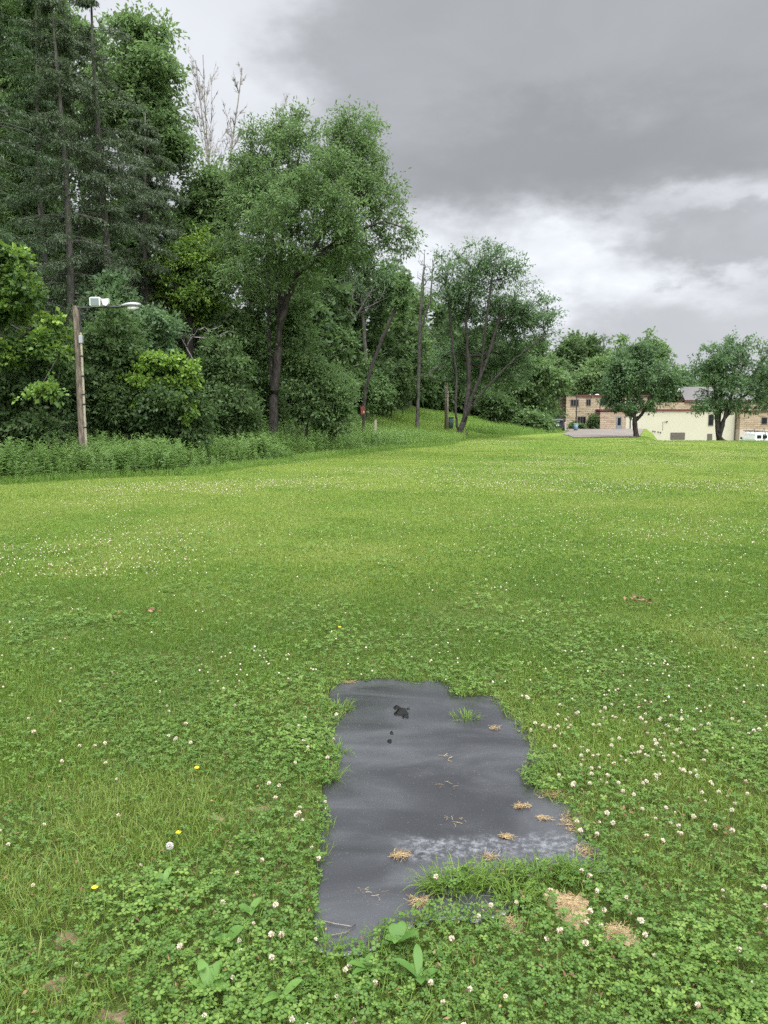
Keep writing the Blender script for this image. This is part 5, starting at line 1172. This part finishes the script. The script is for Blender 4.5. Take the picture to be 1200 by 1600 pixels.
    MB().tube([(0, 0, .852), (0, 0, .90), (0, 0, .93)], [.32, .32, .22], 14).build('lid', simple('lid_blue', (.20, .27, .30), .5), p)
buildings()

def vehicles():
    glass = simple('car_glass', (.012, .013, .015), .10, spec=.12); tyre = simple('tyre', (.015, .015, .016), .85); red = simple('tail_red', (.45, .02, .015), .25); chrome = simple('chrome', (.6, .6, .6), .2, 1.0)
    def profile(m, secs):                         # loft of (y, half width, z0, z1, shoulder) sections, rounded
        rings = []
        for y, w, z0, z1, tw in secs: rings.append([(-w * .96, y, z0), (w * .96, y, z0), (w, y, z0 + .12), (w, y, z0 + (z1 - z0) * .52), (tw, y, z1 - .10), (tw * .86, y, z1), (-tw * .86, y, z1), (-tw, y, z1 - .10), (-w, y, z0 + (z1 - z0) * .52), (-w, y, z0 + .12)])
        n = 10; V = [p for r in rings for p in r]; F = [tuple(range(n)), tuple((len(rings) - 1) * n + k for k in range(n))[::-1]]
        for i in range(len(rings) - 1):
            for k in range(n): F.append((i * n + k, (i + 1) * n + k, (i + 1) * n + (k + 1) % n, i * n + (k + 1) % n))
        m.add(V, F); return m
    def wheels(p, w, ys, r=.34):
        for sx in (-1, 1):
            for y in ys:
                wh = thing('wheel', None, None, (sx * (w - .12), y, r)); wh.parent = p
                MB().tube([(-.11, 0, 0), (-.10, 0, 0), (.10, 0, 0), (.11, 0, 0)], [r * .9, r, r, r * .9], 16).build('tyre', tyre, wh)
                MB().tube([(sx * .10, 0, 0), (sx * .125, 0, 0)], [r * .62, r * .55], 12).build('rim', chrome, wh)
    # van, rear towards us
    q = P(1177, 690, 109); q[2] = float(terrain(q[0], q[1]))
    p = thing('white_van', 'white van seen from behind with a black ladder rack, parked below the lawn edge', 'van', q)
    wp = simple('van_white', (.60, .61, .62), .3, 0, .03)
    profile(MB(), [(-2.45, .93, .38, 1.98, .80), (-2.35, .98, .32, 2.05, .86), (1.0, .98, .30, 2.05, .86), (1.5, .97, .30, 1.85, .80), (2.0, .96, .32, 1.25, .82), (2.6, .90, .35, 1.05, .74)]).build('body', wp, p)
    for sx in (-1, 1):
        MB().box((sx * .40, -2.44, 1.50), (.62, .04, .50), bevel=.03).build('rear_window', glass, p)
        MB().box((sx * .90, -2.40, .95), (.10, .10, .34), bevel=.02).build('tail_light', red, p)
        MB().box((sx * 1.12, 1.35, 1.25), (.22, .14, .30), bevel=.04).build('mirror', tyre, p)
    MB().box((0, -2.50, .46), (1.75, .14, .20), bevel=.03).build('bumper', M['black_metal'], p)
    MB().box((.12, -2.47, .80), (.40, .03, .16)).build('number_plate', M['white_paint'], p)
    m = MB()
    for y in (-2.1, -.7, .6): m.box((0, y, 2.24), (2.0, .06, .06)); m.box((-.86, y, 2.14), (.05, .05, .18)); m.box((.86, y, 2.14), (.05, .05, .18))
    for x in (-.97, -.45, -.1): m.box((x, -.7, 2.31), (.07, 3.6, .08))
    m.box((.2, -2.53, 1.5), (.05, .05, 1.5)); m.box((.42, -2.53, 1.5), (.05, .05, 1.5))
    for z in (.95, 1.25, 1.55, 1.85): m.box((.31, -2.53, z), (.22, .04, .04))
    m.box((-.95, -2.1, 2.42), (.06, .06, .3)); m.tube([(.25, -2.1, 2.27), (.28, -2.1, 2.7)], .03, 6); m.tube([(.5, -2.1, 2.27), (.45, -2.1, 2.65)], .03, 6)
    m.build('roof_rack', M['black_metal'], p); wheels(p, .98, (-1.5, 1.75))
    # dark car by the wood
    q = P(871, 678, 104); q[2] = float(terrain(q[0], q[1]))
    p = thing('dark_car', 'dark estate car at the left end of the drive, half hidden by the slope', 'car', q, None, R(-12))
    dp = simple('car_dark', (.025, .028, .035), .25, .3, .05)
    profile(MB(), [(-2.25, .86, .42, 1.45, .70), (-2.1, .90, .35, 1.60, .74), (.2, .90, .32, 1.66, .74), (.9, .90, .32, 1.15, .80), (2.2, .82, .36, .95, .74)]).build('body', dp, p)
    MB().box((0, -2.22, 1.26), (1.15, .06, .36), bevel=.03).build('rear_window', glass, p)
    for sx in (-1, 1):
        MB().box((sx * .78, -2.22, .92), (.12, .10, .30), bevel=.02).build('tail_light', red, p)
        MB().box((sx * .865, -.6, 1.28), (.03, 2.2, .32), bevel=.01).build('side_window', glass, p)
    MB().box((0, -2.29, .78), (.45, .03, .14)).build('number_plate', M['white_paint'], p); wheels(p, .90, (-1.4, 1.45), .32)
    q = P(880.5, 679, 103); q[2] = float(terrain(q[0], q[1]))
    p = thing('refuse_bin', 'pale bin standing at the right rear of the dark car', 'bin', q); MB().box((0, 0, .55), (.5, .5, 1.0), bevel=.04).build('body', M['grey_metal'], p); MB().box((0, 0, 1.09), (.56, .56, .07), bevel=.02).build('lid', M['white_paint'], p)
vehicles()

def far_hills():
    m, t, out = new_mat('far_forest'); tc = t.add('ShaderNodeTexCoord'); n = t.noise(tc.outputs['Object'], .05, 6, .7)
    principled(t, out, t.mixc(n, rgb(.035, .075, .045), rgb(.075, .125, .075)), .95, spec=.05, bump=n, bump_d=4)
    xs = np.linspace(-500, 1100, 260); ys = np.linspace(330, 900, 60); X, Y = np.meshgrid(xs, ys)
    Z = 34 * sstep(330, 560, Y) * (0.75 + .6 * (fbm(X * .004 + 3, Y * .004, 3) - .3)) * (1 - .75 * sstep(620, 880, Y)) + 5 * (fbm(X * .06, Y * .06, 3) - .5) - 1.5
    nx, ny = len(xs), len(ys); idx = np.arange(nx * ny).reshape(ny, nx); F = np.stack([idx[:-1, :-1], idx[:-1, 1:], idx[1:, 1:], idx[1:, :-1]], -1).reshape(-1, 4)
    tag(link('hills', make_mesh('hills', np.stack([X, Y, Z], -1).reshape(-1, 3), [F], None, [m], True)), None, None, None, 'structure')
far_hills()
